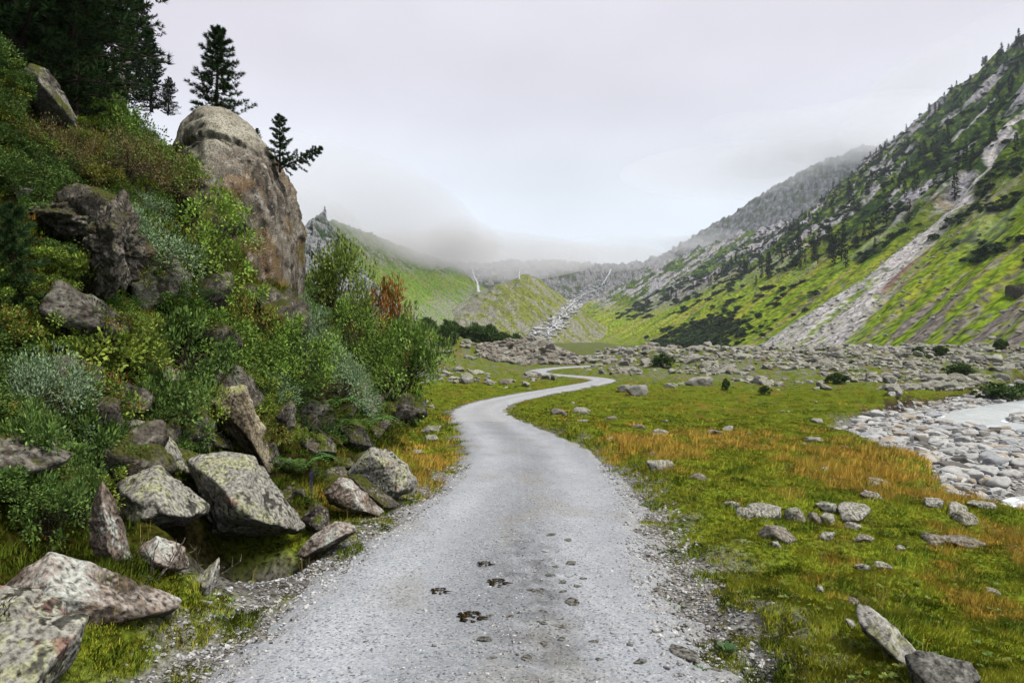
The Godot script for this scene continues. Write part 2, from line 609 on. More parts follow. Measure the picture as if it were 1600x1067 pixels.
func build_road() -> void:
	var cols := 56
	var line := PackedVector2Array()
	var last := Vector2(0, -7)
	for p in fine(ROAD, 0.03):
		if p.y < -6.0:
			continue
		var step := clampf(absf(p.y) * 0.011, 0.045, 0.6)
		if line.is_empty() or p.distance_to(last) >= step:
			line.append(p)
			last = p
	var v := PackedVector3Array()
	var c := PackedColorArray()
	v.resize(cols * line.size())
	c.resize(cols * line.size())
	for j in line.size():
		var p := line[j]
		var t := (line[mini(j + 1, line.size() - 1)] - line[maxi(j - 1, 0)]).normalized()
		var side := Vector2(t.y, -t.x)
		var half := ROAD_HALF + 0.2
		for i in cols:
			var w := i / (cols - 1.0) * 2.0 - 1.0
			var q := p + side * (w * half)
			var away := absf(w) * half
			var n1 := nz.get_noise_2d(q.x * 0.9, q.y * 0.5)
			var n2 := nz.get_noise_2d(q.x * 5.0, q.y * 5.0 + 11)
			var worn := exp(-pow((q.x - 0.28 + 0.02 * q.y) / 0.3, 2)) * smoothstep(9.0, 5.5, q.y)
			var y := road_y(q.x, q.y, away)
			y += nz.get_noise_2d(q.x * 22.0, q.y * 22.0) * 0.006 * smoothstep(14.0, 6.0, q.y)
			v[j * cols + i] = Vector3(q.x, y, -q.y)
			var k := 0.305 + n1 * 0.04 + n2 * 0.025 + 0.055 * exp(-pow((away - 0.78) / 0.3, 2)) - 0.04 * exp(-pow(away / 0.32, 2))
			var col := lin(k * 0.965, k * 0.99, k * 1.03)
			col = col.lerp(lin(0.10, 0.10, 0.10), clampf(worn * (0.6 + nz.get_noise_2d(q.x * 3.0, q.y * 3.0 + 40) * 0.9), 0.0, 0.75))
			col = col.lerp(lin(0.25, 0.235, 0.20), smoothstep(0.15, 0.5, nz.get_noise_2d(q.x * 0.7 + 60, q.y * 0.3)) * 0.4)
			col = col.lerp(lin(0.24, 0.22, 0.18), smoothstep(ROAD_HALF - 0.35, ROAD_HALF + 0.1, away + n2 * 0.3) * 0.6)
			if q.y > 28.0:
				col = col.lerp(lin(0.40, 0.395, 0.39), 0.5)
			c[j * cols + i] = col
	tag(put("road", grid_mesh(v, c, cols, line.size(), M.gravel)), "pale grey gravel road winding up the valley", "road", "", "structure")

# ---------------------------------------------------------------- mountains

var walls := {}          # called -> [points, columns, rows, t of each column, u of each row]

func line3(p: PackedVector3Array, t: float) -> Vector3:
	var i := clampi(int(t), 0, p.size() - 2)
	return p[i].cubic_interpolate(p[i + 1], p[maxi(i - 1, 0)], p[mini(i + 2, p.size() - 1)], t - i)

func bump(x: float, middle: float, wide: float) -> float:
	return exp(-pow((x - middle) / wide, 2))

# a mountainside between its foot and its crest; the lists give (x, height, distance)
func wall(called: String, foot: PackedVector3Array, crest: PackedVector3Array, t0: float, t1: float, cols: int, rows: int) -> void:
	var v := PackedVector3Array()
	var c := PackedColorArray()
	v.resize(cols * rows)
	c.resize(cols * rows)
	var ts := PackedFloat32Array()
	var us := PackedFloat32Array()
	for i in cols:
		ts.append(lerpf(t0, t1, i / (cols - 1.0)))
	for j in rows:
		var w := j / (rows - 1.0)
		us.append(-0.05 + 1.13 * pow(w, 1.45))
	for i in cols:
		var t := ts[i]
		var a := line3(foot, t)
		var b := line3(crest, t)
		var out := Vector3(a.x - b.x, 0, -(a.z - b.z)).normalized()      # away from the mountain
		for j in rows:
			var u := us[j]
			var p := a.lerp(b, u)
			var rise := 0.72 * u + 0.28 * u * u
			if u > 1.0:
				rise = 1.0 - (u - 1.0) * 0.35
			p.y = lerpf(a.y, b.y, rise)
			p.z = -p.z
			var push := 0.0
			var lift := 0.0
			var col := Color()
			if called == "right_mountain":
				var crag := smoothstep(0.14, 0.36, u + 0.05 * nz.get_noise_2d(t * 2.0, u * 3.0))
				crag = maxf(crag, bump(t, 6.4, 1.5) * smoothstep(0.12, 0.25, u))
				crag = maxf(crag, smoothstep(8.0, 9.0, t) * smoothstep(0.22, 0.4, u))
				var r1 := nr.get_noise_3d(t * 3.2, u * 2.2, 0.0)
				var r2 := nr.get_noise_3d(p.x * 0.03, p.y * 0.03, p.z * 0.03)
				var r3 := nz.get_noise_3d(p.x * 0.09, p.y * 0.09, p.z * 0.09)
				r2 = lerpf(r2, nr.get_noise_3d(t * 9.0, u * 9.0, 2.0), 0.6)
				r3 = lerpf(r3, nz.get_noise_3d(t * 20.0, u * 22.0, 5.0), 0.6)
				lift = crag * ((r1 - 0.36) * 12.0 + (r2 - 0.36) * 5.0 + r3 * 1.6) + (1.0 - crag) * (nz.get_noise_3d(t * 5.0, u * 3.0, 4.0) * 5.0 + r3 * 1.5) * smoothstep(0.0, 0.08, u)
				lift -= bump(t, 2.45, 0.09) * smoothstep(0.12, 0.3, u) * 9.0
				lift += bump(u, 1.0, 0.05) * nz.get_noise_2d(t * 4.0, 3.0) * 14.0
				col = right_color(t, u, p, crag, r1, r2, r3)
			elif called == "left_mountain":
				var crag := smoothstep(0.5, 0.75, u + 0.1 * nz.get_noise_2d(t * 3.0, u * 3.0)) * 0.6
				var spur := smoothstep(2.12, 1.95, t) * smoothstep(0.06, 0.2, u)
				crag = maxf(crag, spur)
				var r2 := nr.get_noise_3d(p.x * 0.03, p.y * 0.03, p.z * 0.03)
				var r3 := nz.get_noise_3d(p.x * 0.09, p.y * 0.09, p.z * 0.09)
				push = spur * 26.0
				lift = crag * ((r2 - 0.36) * 6.0 + r3 * 5.0) + (1.0 - crag) * (nz.get_noise_3d(t * 6.0, u * 2.0, 4.0) * 5.0 + r3)
				col = left_color(t, u, p, crag, r2, r3)
			else:
				var r2 := nr.get_noise_3d(p.x * 0.02, p.y * 0.035, p.z * 0.02)
				var r3 := nz.get_noise_3d(p.x * 0.06, p.y * 0.1, p.z * 0.06)
				lift = ((r2 - 0.36) * 14.0 + r3 * 7.0) * smoothstep(0.0, 0.1, u)
				col = head_color(t, u, p, r2, r3)
			p += out * push
			p.y += lift
			v[j * cols + i] = p
			c[j * cols + i] = col
	walls[called] = [v, cols, rows, ts, us]
	tag(put(called, grid_mesh(v, c, cols, rows, M.far_rock)), "", "", "", "structure")

func right_color(t: float, u: float, p: Vector3, crag: float, r1: float, r2: float, r3: float) -> Color:
	var f := nz.get_noise_3d(p.x * 0.25, p.y * 0.25, p.z * 0.25)
	var f2 := nz.get_noise_3d(p.x * 0.6, p.y * 0.6, p.z * 0.6)
	var streak := nz.get_noise_3d(t * 9.0, u * 3.0, 8.0)
	var c := lin(0.195, 0.295, 0.023).lerp(lin(0.30, 0.31, 0.034), smoothstep(-0.25, 0.35, streak))
	c = c.lerp(lin(0.06, 0.105, 0.016), smoothstep(0.05, 0.4, f))
	# loose stones in stripes down the slope
	var stones := smoothstep(0.15, 0.45, streak + f * 0.6 - 0.2 + 0.25 * smoothstep(3.2, 2.2, t) + 0.2 * bump(u, 0.0, 0.03))
	c = c.lerp(lin(0.30, 0.29, 0.26).lerp(lin(0.13, 0.13, 0.10), smoothstep(-0.3, 0.3, f2)), stones * 0.75)
	c = c.lerp(lin(0.26, 0.235, 0.21).lerp(lin(0.13, 0.12, 0.105), smoothstep(-0.2, 0.3, f2)), smoothstep(2.0, 1.8, t) * smoothstep(-0.05, 0.25, streak + f * 0.5 + 0.35 * bump(u, 0.035, 0.025) - 0.1) * smoothstep(0.12, 0.06, u))
	# alder thickets low on the slope
	var thicket := smoothstep(0.0, 0.2, bump(t, 3.45, 0.4) * bump(u, 0.035, 0.035) + f * 0.5 - 0.35)
	thicket = maxf(thicket, smoothstep(0.05, 0.3, nz.get_noise_3d(p.x * 0.03 + 7, p.y * 0.03, p.z * 0.03) + f * 0.4 - 0.1) * smoothstep(0.05, 0.15, u))
	c = c.lerp(lin(0.028, 0.052, 0.016), thicket * 0.9)
	# crags: pale slabs, dark clefts, scrub on the ledges
	var slab := lin(0.27, 0.27, 0.295).lerp(lin(0.42, 0.41, 0.43), smoothstep(-0.2, 0.4, f2))
	slab = slab.lerp(lin(0.075, 0.075, 0.085), smoothstep(0.0, -0.35, r3 + f * 0.5))
	slab = slab.lerp(lin(0.10, 0.10, 0.115), bump(t, 6.3, 1.6) * smoothstep(0.55, 0.3, u) * smoothstep(-0.35, 0.1, f + r3) * 0.75)
	slab = slab.lerp(lin(0.25, 0.18, 0.12), smoothstep(0.3, 0.55, nz.get_noise_3d(p.x * 0.05, p.y * 0.05, 70.0)) * 0.6)
	var green := lin(0.026, 0.052, 0.014).lerp(lin(0.13, 0.19, 0.02), smoothstep(0.05, 0.4, f + (r1 - 0.36) * 0.35 + nz.get_noise_3d(p.x * 0.045, p.y * 0.045, 20.0) * 0.6))
	var bare := smoothstep(-0.02, 0.2, (r2 - 0.36) * 0.25 + r3 * 0.22 + f * 0.22 + nz.get_noise_3d(t * 3.6, u * 5.0, 33.0) * 1.1 + 0.16 * smoothstep(4.6, 6.0, t) + 0.6 * bump(t, 6.2, 1.2) * bump(u, 0.28, 0.12) - 0.12 + 0.1 * smoothstep(0.85, 1.0, u))
	var high := green.lerp(slab, bare)
	c = c.lerp(high, crag)
	# a green terrace under the far crags
	c = c.lerp(lin(0.16, 0.21, 0.03), bump(t, 5.75, 0.7) * bump(u, 0.74, 0.07) * smoothstep(-0.3, 0.2, f + 0.15))
	# the gully, its fan of pale stones, and the brown run in it
	var gt := lerpf(2.33, 2.58, smoothstep(0.24, 0.5, u)) + nz.get_noise_2d(u * 14.0, 5.0) * 0.1
	var gully := bump(t, gt, 0.075 + 0.05 * nz.get_noise_2d(u * 30.0, 1.0)) * smoothstep(0.2, 0.26, u) * smoothstep(0.75, 0.5, u)
	var k := clampf((0.25 - u) / 0.24, 0.0, 1.0)
	var left_edge := lerpf(2.36, 2.56, k)
	var right_edge := lerpf(2.29, 1.98, k)
	var fan := smoothstep(right_edge - 0.05, right_edge + 0.08, t) * smoothstep(left_edge + 0.03, left_edge - 0.03, t) * (1.0 if u < 0.25 else 0.0)
	fan *= smoothstep(-0.45, -0.05, streak * 0.7 + f * 0.9 + 0.9 * bump(t, left_edge, 0.09) + 0.45 * bump(t, right_edge + 0.12, 0.05) - 0.1)
	c = c.lerp(lin(0.42, 0.405, 0.40).lerp(lin(0.60, 0.58, 0.57), smoothstep(-0.1, 0.4, f2)), maxf(fan, smoothstep(0.35, 0.7, gully + f * 0.3)))
	c = c.lerp(lin(0.20, 0.12, 0.10), bump(t, 2.17 - (0.14 - u) * 0.4, 0.022) * smoothstep(0.08, 0.1, u) * smoothstep(0.2, 0.16, u))
	# stones and water line where the side of the valley meets its head
	c = c.lerp(lin(0.33, 0.33, 0.34).lerp(lin(0.55, 0.56, 0.58), smoothstep(0.0, 0.4, f2)), smoothstep(7.8, 9.0, t) * smoothstep(0.10, 0.03, u + f * 0.03))
	return c

func left_color(t: float, u: float, p: Vector3, crag: float, r2: float, r3: float) -> Color:
	var f := nz.get_noise_3d(p.x * 0.25, p.y * 0.25, p.z * 0.25)
	var streak := nz.get_noise_3d(t * 12.0 + u * 4.0, u * 2.0, 3.0)
	var c := lin(0.155, 0.275, 0.030).lerp(lin(0.23, 0.27, 0.042), smoothstep(-0.2, 0.3, streak))
	c = c.lerp(lin(0.07, 0.11, 0.025), smoothstep(0.05, 0.4, f))
	var stones := smoothstep(0.0, 0.35, streak * 0.7 + f * 0.5 + 0.45 * smoothstep(0.4, 0.1, u) - 0.15)
	c = c.lerp(lin(0.25, 0.25, 0.24), stones * 0.7)
	var slab := lin(0.24, 0.25, 0.27).lerp(lin(0.08, 0.085, 0.09), smoothstep(0.0, -0.4, r3 + f * 0.5))
	var scrub := lin(0.035, 0.06, 0.02)
	return c.lerp(scrub.lerp(slab, smoothstep(-0.15, 0.2, (r2 - 0.3) * 0.6 + r3 * 0.6 + f * 0.4)), crag)

func head_color(t: float, u: float, p: Vector3, r2: float, r3: float) -> Color:
	var f := nz.get_noise_3d(p.x * 0.2, p.y * 0.2, p.z * 0.2)
	var slab := lin(0.22, 0.225, 0.24).lerp(lin(0.34, 0.34, 0.35), smoothstep(-0.1, 0.4, f))
	slab = slab.lerp(lin(0.07, 0.075, 0.08), smoothstep(-0.05, -0.4, r3 + f * 0.6))
	return slab.lerp(lin(0.07, 0.10, 0.03), smoothstep(0.02, 0.3, nz.get_noise_3d(p.x * 0.03, p.y * 0.05, p.z * 0.03) + f * 0.3) * (0.85 if t < 3.2 else 0.4))

func wall_at(called: String, px: float, py: float) -> Vector3:       # the place on a mountainside that the photograph shows at a pixel
	var v: PackedVector3Array = walls[called][0]
	var best := Vector3.ZERO
	var least := 1e9
	for p in v:
		var ex := 800.0 + p.x / -p.z * FOC - px
		var ey := HOR - (p.y - EYE) / -p.z * FOC - py
		var e := ex * ex + ey * ey
		if e < least:
			least = e
			best = p
	return best

func slope_at(px: float, py: float, within: float) -> Vector3:       # the nearest mountainside that shows at a pixel
	var best := Vector3(0, 0, -1e6)
	for called in walls:
		var v: PackedVector3Array = walls[called][0]
		for p in v:
			if p.z > best.z and absf(800.0 + p.x / -p.z * FOC - px) < within and absf(HOR - (p.y - EYE) / -p.z * FOC - py) < within:
				best = p
	return best if best.z > -1e5 else wall_at("valley_head_mountain", px, py)

func ribbon(called: String, pts: PackedVector3Array, widths: PackedFloat32Array, mat_: Material, col: Color, rough: float, across := Vector3.ZERO) -> Mesh:
	var b := MB.new()
	var n := 7
	for i in pts.size():
		var t := (pts[mini(i + 1, pts.size() - 1)] - pts[maxi(i - 1, 0)]).normalized()
		var side := across if across != Vector3.ZERO else t.cross(Vector3.UP).normalized()
		for k in n:
			var w := k / (n - 1.0) * 2.0 - 1.0
			var jag := 1.0 + nz.get_noise_2d(i * 0.9, k * 3.0 + pts[i].x) * rough
			var p := pts[i] + side * (w * widths[i] * 0.5 * jag)
			p.y += (1.0 - w * w) * widths[i] * 0.06 + nz.get_noise_3d(p.x * 0.8, p.y, p.z * 0.8) * widths[i] * 0.03
			b.v.append(p)
			b.n.append(Vector3.UP)
			b.c.append(col * (0.9 + 0.2 * nz.get_noise_2d(i * 2.3, k * 1.7)))
	for i in pts.size() - 1:
		for k in n - 1:
			b.tri(i * n + k, i * n + k + 1, (i + 1) * n + k)
			b.tri((i + 1) * n + k, i * n + k + 1, (i + 1) * n + k + 1)
	b.smooth()
	return b.mesh(mat_)

func build_mountains() -> void:
	wall("right_mountain",
		PackedVector3Array([Vector3(112, -1, 50), Vector3(116, 1, 150), Vector3(119, 3, 250), Vector3(115, 6, 400), Vector3(108, 10, 520), Vector3(100, 13, 620), Vector3(90, 18, 720), Vector3(78, 24, 810), Vector3(66, 32, 900), Vector3(70, 45, 1000), Vector3(85, 62, 1120), Vector3(120, 100, 1300)]),
		PackedVector3Array([Vector3(400, 300, 60), Vector3(470, 345, 260), Vector3(530, 365, 450), Vector3(575, 378, 640), Vector3(607, 385, 806), Vector3(628, 375, 1030), Vector3(640, 352, 1246), Vector3(598, 290, 1335), Vector3(540, 285, 1470), Vector3(470, 270, 1600), Vector3(400, 252, 1740), Vector3(310, 230, 1880)]),
		0.3, 11.0, 760, 270)
	wall("left_mountain",
		PackedVector3Array([Vector3(-70, 3, 180), Vector3(-78, 10, 350), Vector3(-84, 24, 550), Vector3(-78, 46, 780), Vector3(-62, 80, 980), Vector3(-30, 116, 1180)]),
		PackedVector3Array([Vector3(-140, 45, 300), Vector3(-164, 76, 480), Vector3(-203, 146, 700), Vector3(-196, 170, 900), Vector3(-168, 182, 1120), Vector3(-116, 196, 1400)]),
		0.2, 5.0, 300, 140)
	wall("valley_head_mountain",
		PackedVector3Array([Vector3(-110, 85, 1120), Vector3(-20, 92, 1250), Vector3(50, 96, 1330), Vector3(110, 92, 1330), Vector3(190, 100, 1350), Vector3(280, 130, 1450), Vector3(400, 170, 1520)]),
		PackedVector3Array([Vector3(-150, 215, 1500), Vector3(-73, 218, 1550), Vector3(48, 246, 1700), Vector3(165, 248, 1750), Vector3(271, 249, 1800), Vector3(392, 278, 1850), Vector3(540, 330, 1900)]),
		0.0, 6.0, 300, 120)
	# the hazy shoulder behind the right-hand mountain
	wall("far_mountain",
		PackedVector3Array([Vector3(300, 100, 1750), Vector3(400, 140, 1700), Vector3(500, 200, 1650), Vector3(620, 250, 1500), Vector3(760, 300, 1400)]),
		PackedVector3Array([Vector3(460, 320, 2100), Vector3(640, 425, 2080), Vector3(810, 530, 1980), Vector3(900, 560, 1850), Vector3(1030, 585, 1780)]),
		0.0, 4.0, 160, 80)
	# the grassy mound in the middle of the valley head
	var cols := 150
	var rows := 130
	var v := PackedVector3Array()
	var c := PackedColorArray()
	for j in rows:
		for i in cols:
			var x := lerpf(-160, 130, i / (cols - 1.0))
			var d := lerpf(640, 1180, j / (rows - 1.0))
			var q := Vector2((x - 22.0) / (1.15 if x < 22.0 else 0.78), (d - 985.0) * (0.62 if d < 985.0 else 1.2))
			var crest := Vector2((x - 22.0) * 0.8 + (d - 985.0) * 0.5, d - 985.0).length()
			var h := 127.0 - 0.60 * minf(q.length(), crest * 1.5 + 20.0) - 6.0 * exp(-q.length() / 14.0)
			h += nz.get_noise_2d(x * 0.03, d * 0.02) * 5.0 + nr.get_noise_2d(x * 0.08, d * 0.03) * 2.0
			v.append(Vector3(x, maxf(h, -30.0), -d))
			var f := nz.get_noise_2d(x * 0.25, d * 0.2)
			var s := nz.get_noise_2d(x * 0.08 + d * 0.03, d * 0.012)
			var col := lin(0.20, 0.225, 0.04).lerp(lin(0.12, 0.15, 0.03), smoothstep(-0.1, 0.3, f))
			col = col.lerp(lin(0.26, 0.255, 0.23), smoothstep(-0.02, 0.3, s + f * 0.4 + 0.08 + 0.45 * smoothstep(-10.0, -60.0, x) + 0.2 * smoothstep(50.0, 30.0, h)) * 0.8)
			c.append(col)
	walls["moraine_hill"] = [v, cols, rows, [], []]
	tag(put("moraine_hill", grid_mesh(v, c, cols, rows, M.far_rock)), "", "", "", "structure")
	# white water on the valley head
	var falls := [
		[[[738, 405], [737, 418], [740, 430], [746, 442], [748, 456]], [1.0, 1.4, 1.9, 2.2, 3.4], "tall white waterfall dropping out of the cloud beside the grassy mound"],
		[[[812, 420], [811, 427], [812, 436]], [0.8, 0.9, 1.2], "thin white waterfall on the dark crag behind the mound's top"],
		[[[955, 420], [952, 428], [946, 437], [940, 446]], [3.0, 2.6, 2.0, 1.6], "short white cascade on the pale slabs right of the mound"],
	]
	for f in falls:
		var pts := PackedVector3Array()
		for q in f[0]:
			var p := slope_at(q[0], q[1], 7.0)
			pts.append(at(q[0], q[1], -p.z - 5.0))
		var wet := PackedVector3Array()
		var wid := PackedFloat32Array()
		for i in (pts.size() - 1) * 6 + 1:
			var k := mini(i / 6, pts.size() - 2)
			wet.append(pts[k].lerp(pts[k + 1], i / 6.0 - k))
			wid.append(lerpf(f[1][k], f[1][k + 1], i / 6.0 - k))
		tag(put("waterfall", ribbon("waterfall", wet, wid, M.foam, lin(0.36, 0.39, 0.42), 1.2, Vector3.RIGHT)), f[2], "waterfall")

func build_torrent() -> void:
	# the torrent that tumbles down beside the mound: a bed of pale blocks with threads of white water
	rng.seed = 88
	var way := [[840, 528], [856, 516], [872, 503], [884, 488], [900, 470], [918, 458], [938, 447], [952, 438]]
	var mid := PackedVector3Array()
	for q in way:
		mid.append(slope_at(q[0], q[1], 6.0))
	var places := []
	var tints := []
	var cloud := PackedVector3Array()
	for called in ["right_mountain", "moraine_hill", "valley_head_mountain"]:
		for p in walls[called][0]:
			if p.z < -600.0 and p.x > 0.0 and p.x < 260.0:
				cloud.append(p)
	for p in cloud:
		var px := 800.0 + p.x / -p.z * FOC
		var py := HOR - (p.y - EYE) / -p.z * FOC
		for k in way.size() - 1:
			var a := Vector2(way[k][0], way[k][1])
			var b := Vector2(way[k + 1][0], way[k + 1][1])
			var near := Geometry2D.get_closest_point_to_segment(Vector2(px, py), a, b)
			if near.distance_to(Vector2(px, py)) < lerpf(17.0, 8.0, k / 7.0) * rnd(0.4, 1.0):
				for i in 2:
					var s := rnd(0.5, 1.3) + 1.6 * pow(rng.randf(), 5.0)
					places.append(Transform3D(Basis.from_euler(Vector3(rnd(-0.4, 0.4), rnd(0, TAU), rnd(-0.4, 0.4))).scaled_local(Vector3(s * 1.3, s * 0.8, s)), p + Vector3(rnd(-2, 2), 0.1, rnd(-3, 3))))
					var g := rnd(0.8, 1.5)
					tints.append(Color(g, g, g * 1.05))
				break
	scatter("torrent_boulders", rock_kinds[1], places, tints, "pale boulders filling the steep torrent bed beside the grassy mound", "boulders")
	for side in [-0.25, 0.3]:
		var wet := PackedVector3Array()
		var wid := PackedFloat32Array()
		for i in 43:
			var k := mini(i / 6, mid.size() - 2)
			var p := mid[k].lerp(mid[k + 1], i / 6.0 - k)
			p.x += side * 8.0 + nz.get_noise_2d(i * 0.35, side * 9.0) * 5.0
			p.y += 1.6
			wet.append(p)
			wid.append(rnd(0.5, 1.5))
		tag(put("torrent", ribbon("torrent", wet, wid, M.foam, lin(0.42, 0.45, 0.48), 0.9)), "white thread of water running down the bouldery torrent bed" if side < 0 else "second thread of white water, right-hand one in the torrent bed", "torrent", "", "")

func stones_on(called: String, n: int, t0: float, t1: float, u0: float, u1: float, small: float, big: float, chance: int) -> void:
	var w: Array = walls[called]
	var v: PackedVector3Array = w[0]
	var places := []
	var tints := []
	var tries := 0
	while places.size() < n and tries < n * 30:
		tries += 1
		var i := rng.randi_range(0, w[1] - 1)
		var j := rng.randi_range(0, w[2] - 1)
		var t: float = w[3][i]
		var u: float = w[4][j]
		if t < t0 or t > t1 or u < u0 or u > u1:
			continue
		var p := v[j * w[1] + i]
		if chance == 1 and nz.get_noise_3d(t * 9.0, u * 3.0, 8.0) < rnd(-0.2, 0.35):
			continue
		if chance == 2:
			var k := clampf((0.25 - u) / 0.24, 0.0, 1.0)
			if t < lerpf(2.30, 2.0, k) or t > lerpf(2.36, 2.57, k) or rng.randf() > 0.35 + 0.65 * bump(t, lerpf(2.36, 2.54, k), 0.1):
				continue
		p += Vector3(rnd(-2, 2), 0, rnd(-2, 2))
		var s := lerpf(small, big, pow(rng.randf(), 4.0))
		places.append(Transform3D(Basis.from_euler(Vector3(rnd(-0.4, 0.4), rnd(0, TAU), rnd(-0.4, 0.4))).scaled(Vector3(s, s * 0.7, s)), p))
		var k2 := rnd(0.75, 1.25)
		tints.append(Color(k2, k2, k2))
	scatter("scree_stones", rock_kinds[1 if chance == 2 else 0], places, tints, "loose pale stones strewn down the grassy slope of the right-hand mountain", "scree")

# ---------------------------------------------------------------- trees and shrubs

func far_pine(seed_: int) -> Array:                # trunk and crown of a stone pine, one metre tall
	rng.seed = seed_
	var t := MB.new()
	t.tube(PackedVector3Array([Vector3(0, -0.06, 0), Vector3(0.01, 0.5, 0), Vector3(0, 0.95, 0.01)]), PackedFloat32Array([0.022, 0.016, 0.004]), 5, lin(0.06, 0.05, 0.045))
	var c := MB.new()
	var fat := rnd(0.16, 0.24)
	for k in 150:
		var h := 0.08 + 0.92 * pow(rng.randf(), 0.85)
		var r := fat * pow(1.03 - h, 0.6) * rnd(0.35, 1.1)
		var a := rnd(0, TAU)
		var o := Vector3(cos(a), 0, sin(a))
		var base := Vector3(0, h, 0) + o * r * 0.35
		var g := rnd(0.6, 1.3)
		var along := (o * rnd(0.7, 1.1) + Vector3.UP * rnd(-0.25, 0.6)) * (r * 0.7 + 0.03)
		c.leaf(base, along, o.cross(Vector3.UP).rotated(o, rnd(-0.8, 0.8)) * rnd(0.03, 0.05), (Vector3.UP + o * 0.7).normalized(), lin(0.022 * g, 0.042 * g, 0.020 * g))
	return [t.mesh(M.bark), c.mesh(M.needle)]

func pine(seed_: int, tall: float, wide: float, limbs: int, tufts: int, needles: int, long: float, thin: float, dark: float, low := 0.12) -> Array:
	rng.seed = seed_
	var w := MB.new()
	var c := MB.new()
	var bark := lin(0.075, 0.06, 0.05)
	var spine := PackedVector3Array()
	var radii := PackedFloat32Array()
	var lean := Vector3(rnd(-0.05, 0.05), 0, rnd(-0.05, 0.05)) * tall
	for i in 9:
		var k := i / 8.0
		spine.append(Vector3(0, -0.3 + (tall + 0.3) * k, 0) + lean * k * k + Vector3(rnd(-1, 1), 0, rnd(-1, 1)) * tall * 0.006)
		radii.append(tall * 0.024 * (1.02 - k))
	w.tube(spine, radii, 9, bark, 0.08)
	for i in limbs:
		var k := lerpf(low, 0.985, pow((i + rng.randf()) / limbs, 0.9))
		var from := spine[int(k * 8)].lerp(spine[mini(int(k * 8) + 1, 8)], k * 8 - int(k * 8))
		var a := i * 2.4 + rnd(-0.5, 0.5)
		var o := Vector3(cos(a), 0, sin(a))
		var reach := wide * (pow(1.0 - k, 0.75) * 0.95 + 0.07) * rnd(0.4, 1.15)
		if k < low + 0.12:
			reach *= rnd(0.4, 0.9)
		var droop := rnd(-0.42, 0.1) + k * 0.4
		var mid := from + o * reach * 0.5 + Vector3.UP * reach * droop * 0.4
		var tip := from + o * reach + Vector3.UP * reach * (droop + rnd(0.12, 0.3))
		w.tube(PackedVector3Array([from, mid, tip]), PackedFloat32Array([tall * 0.006 * (1.2 - k), tall * 0.0038 * (1.2 - k), 0.006]), 4, bark)
		for j in tufts:
			var q := pow((j + rng.randf()) / tufts, 0.75)
			if q < 0.12:
				continue
			var on := from.lerp(mid, q * 2.0) if q < 0.5 else mid.lerp(tip, q * 2.0 - 1.0)
			var side := o.cross(Vector3.UP)
			var centre := on + side * rnd(-1, 1) * reach * 0.30 * (1.15 - q) + Vector3.UP * rnd(-0.07, 0.10) * reach
			var g := rnd(0.6, 1.35) * dark
			var way := (o + Vector3.UP * rnd(0.2, 0.9) + side * rnd(-0.5, 0.5)).normalized()
			for m in needles:
				var dir := (way + Vector3(rnd(-1, 1), rnd(-0.7, 1), rnd(-1, 1)) * 0.95).normalized()
				var s := dir.cross(Vector3(rnd(-1, 1), rnd(-1, 1), rnd(-1, 1))).normalized() * thin
				c.needle(centre + dir * long * 0.1, dir * long * rnd(0.75, 1.2), s, (dir.cross(s).normalized() + way * 0.3).normalized(), lin(0.026 * g, 0.046 * g, 0.018 * g))
	return [w.mesh(M.bark), c.mesh(M.needle)]

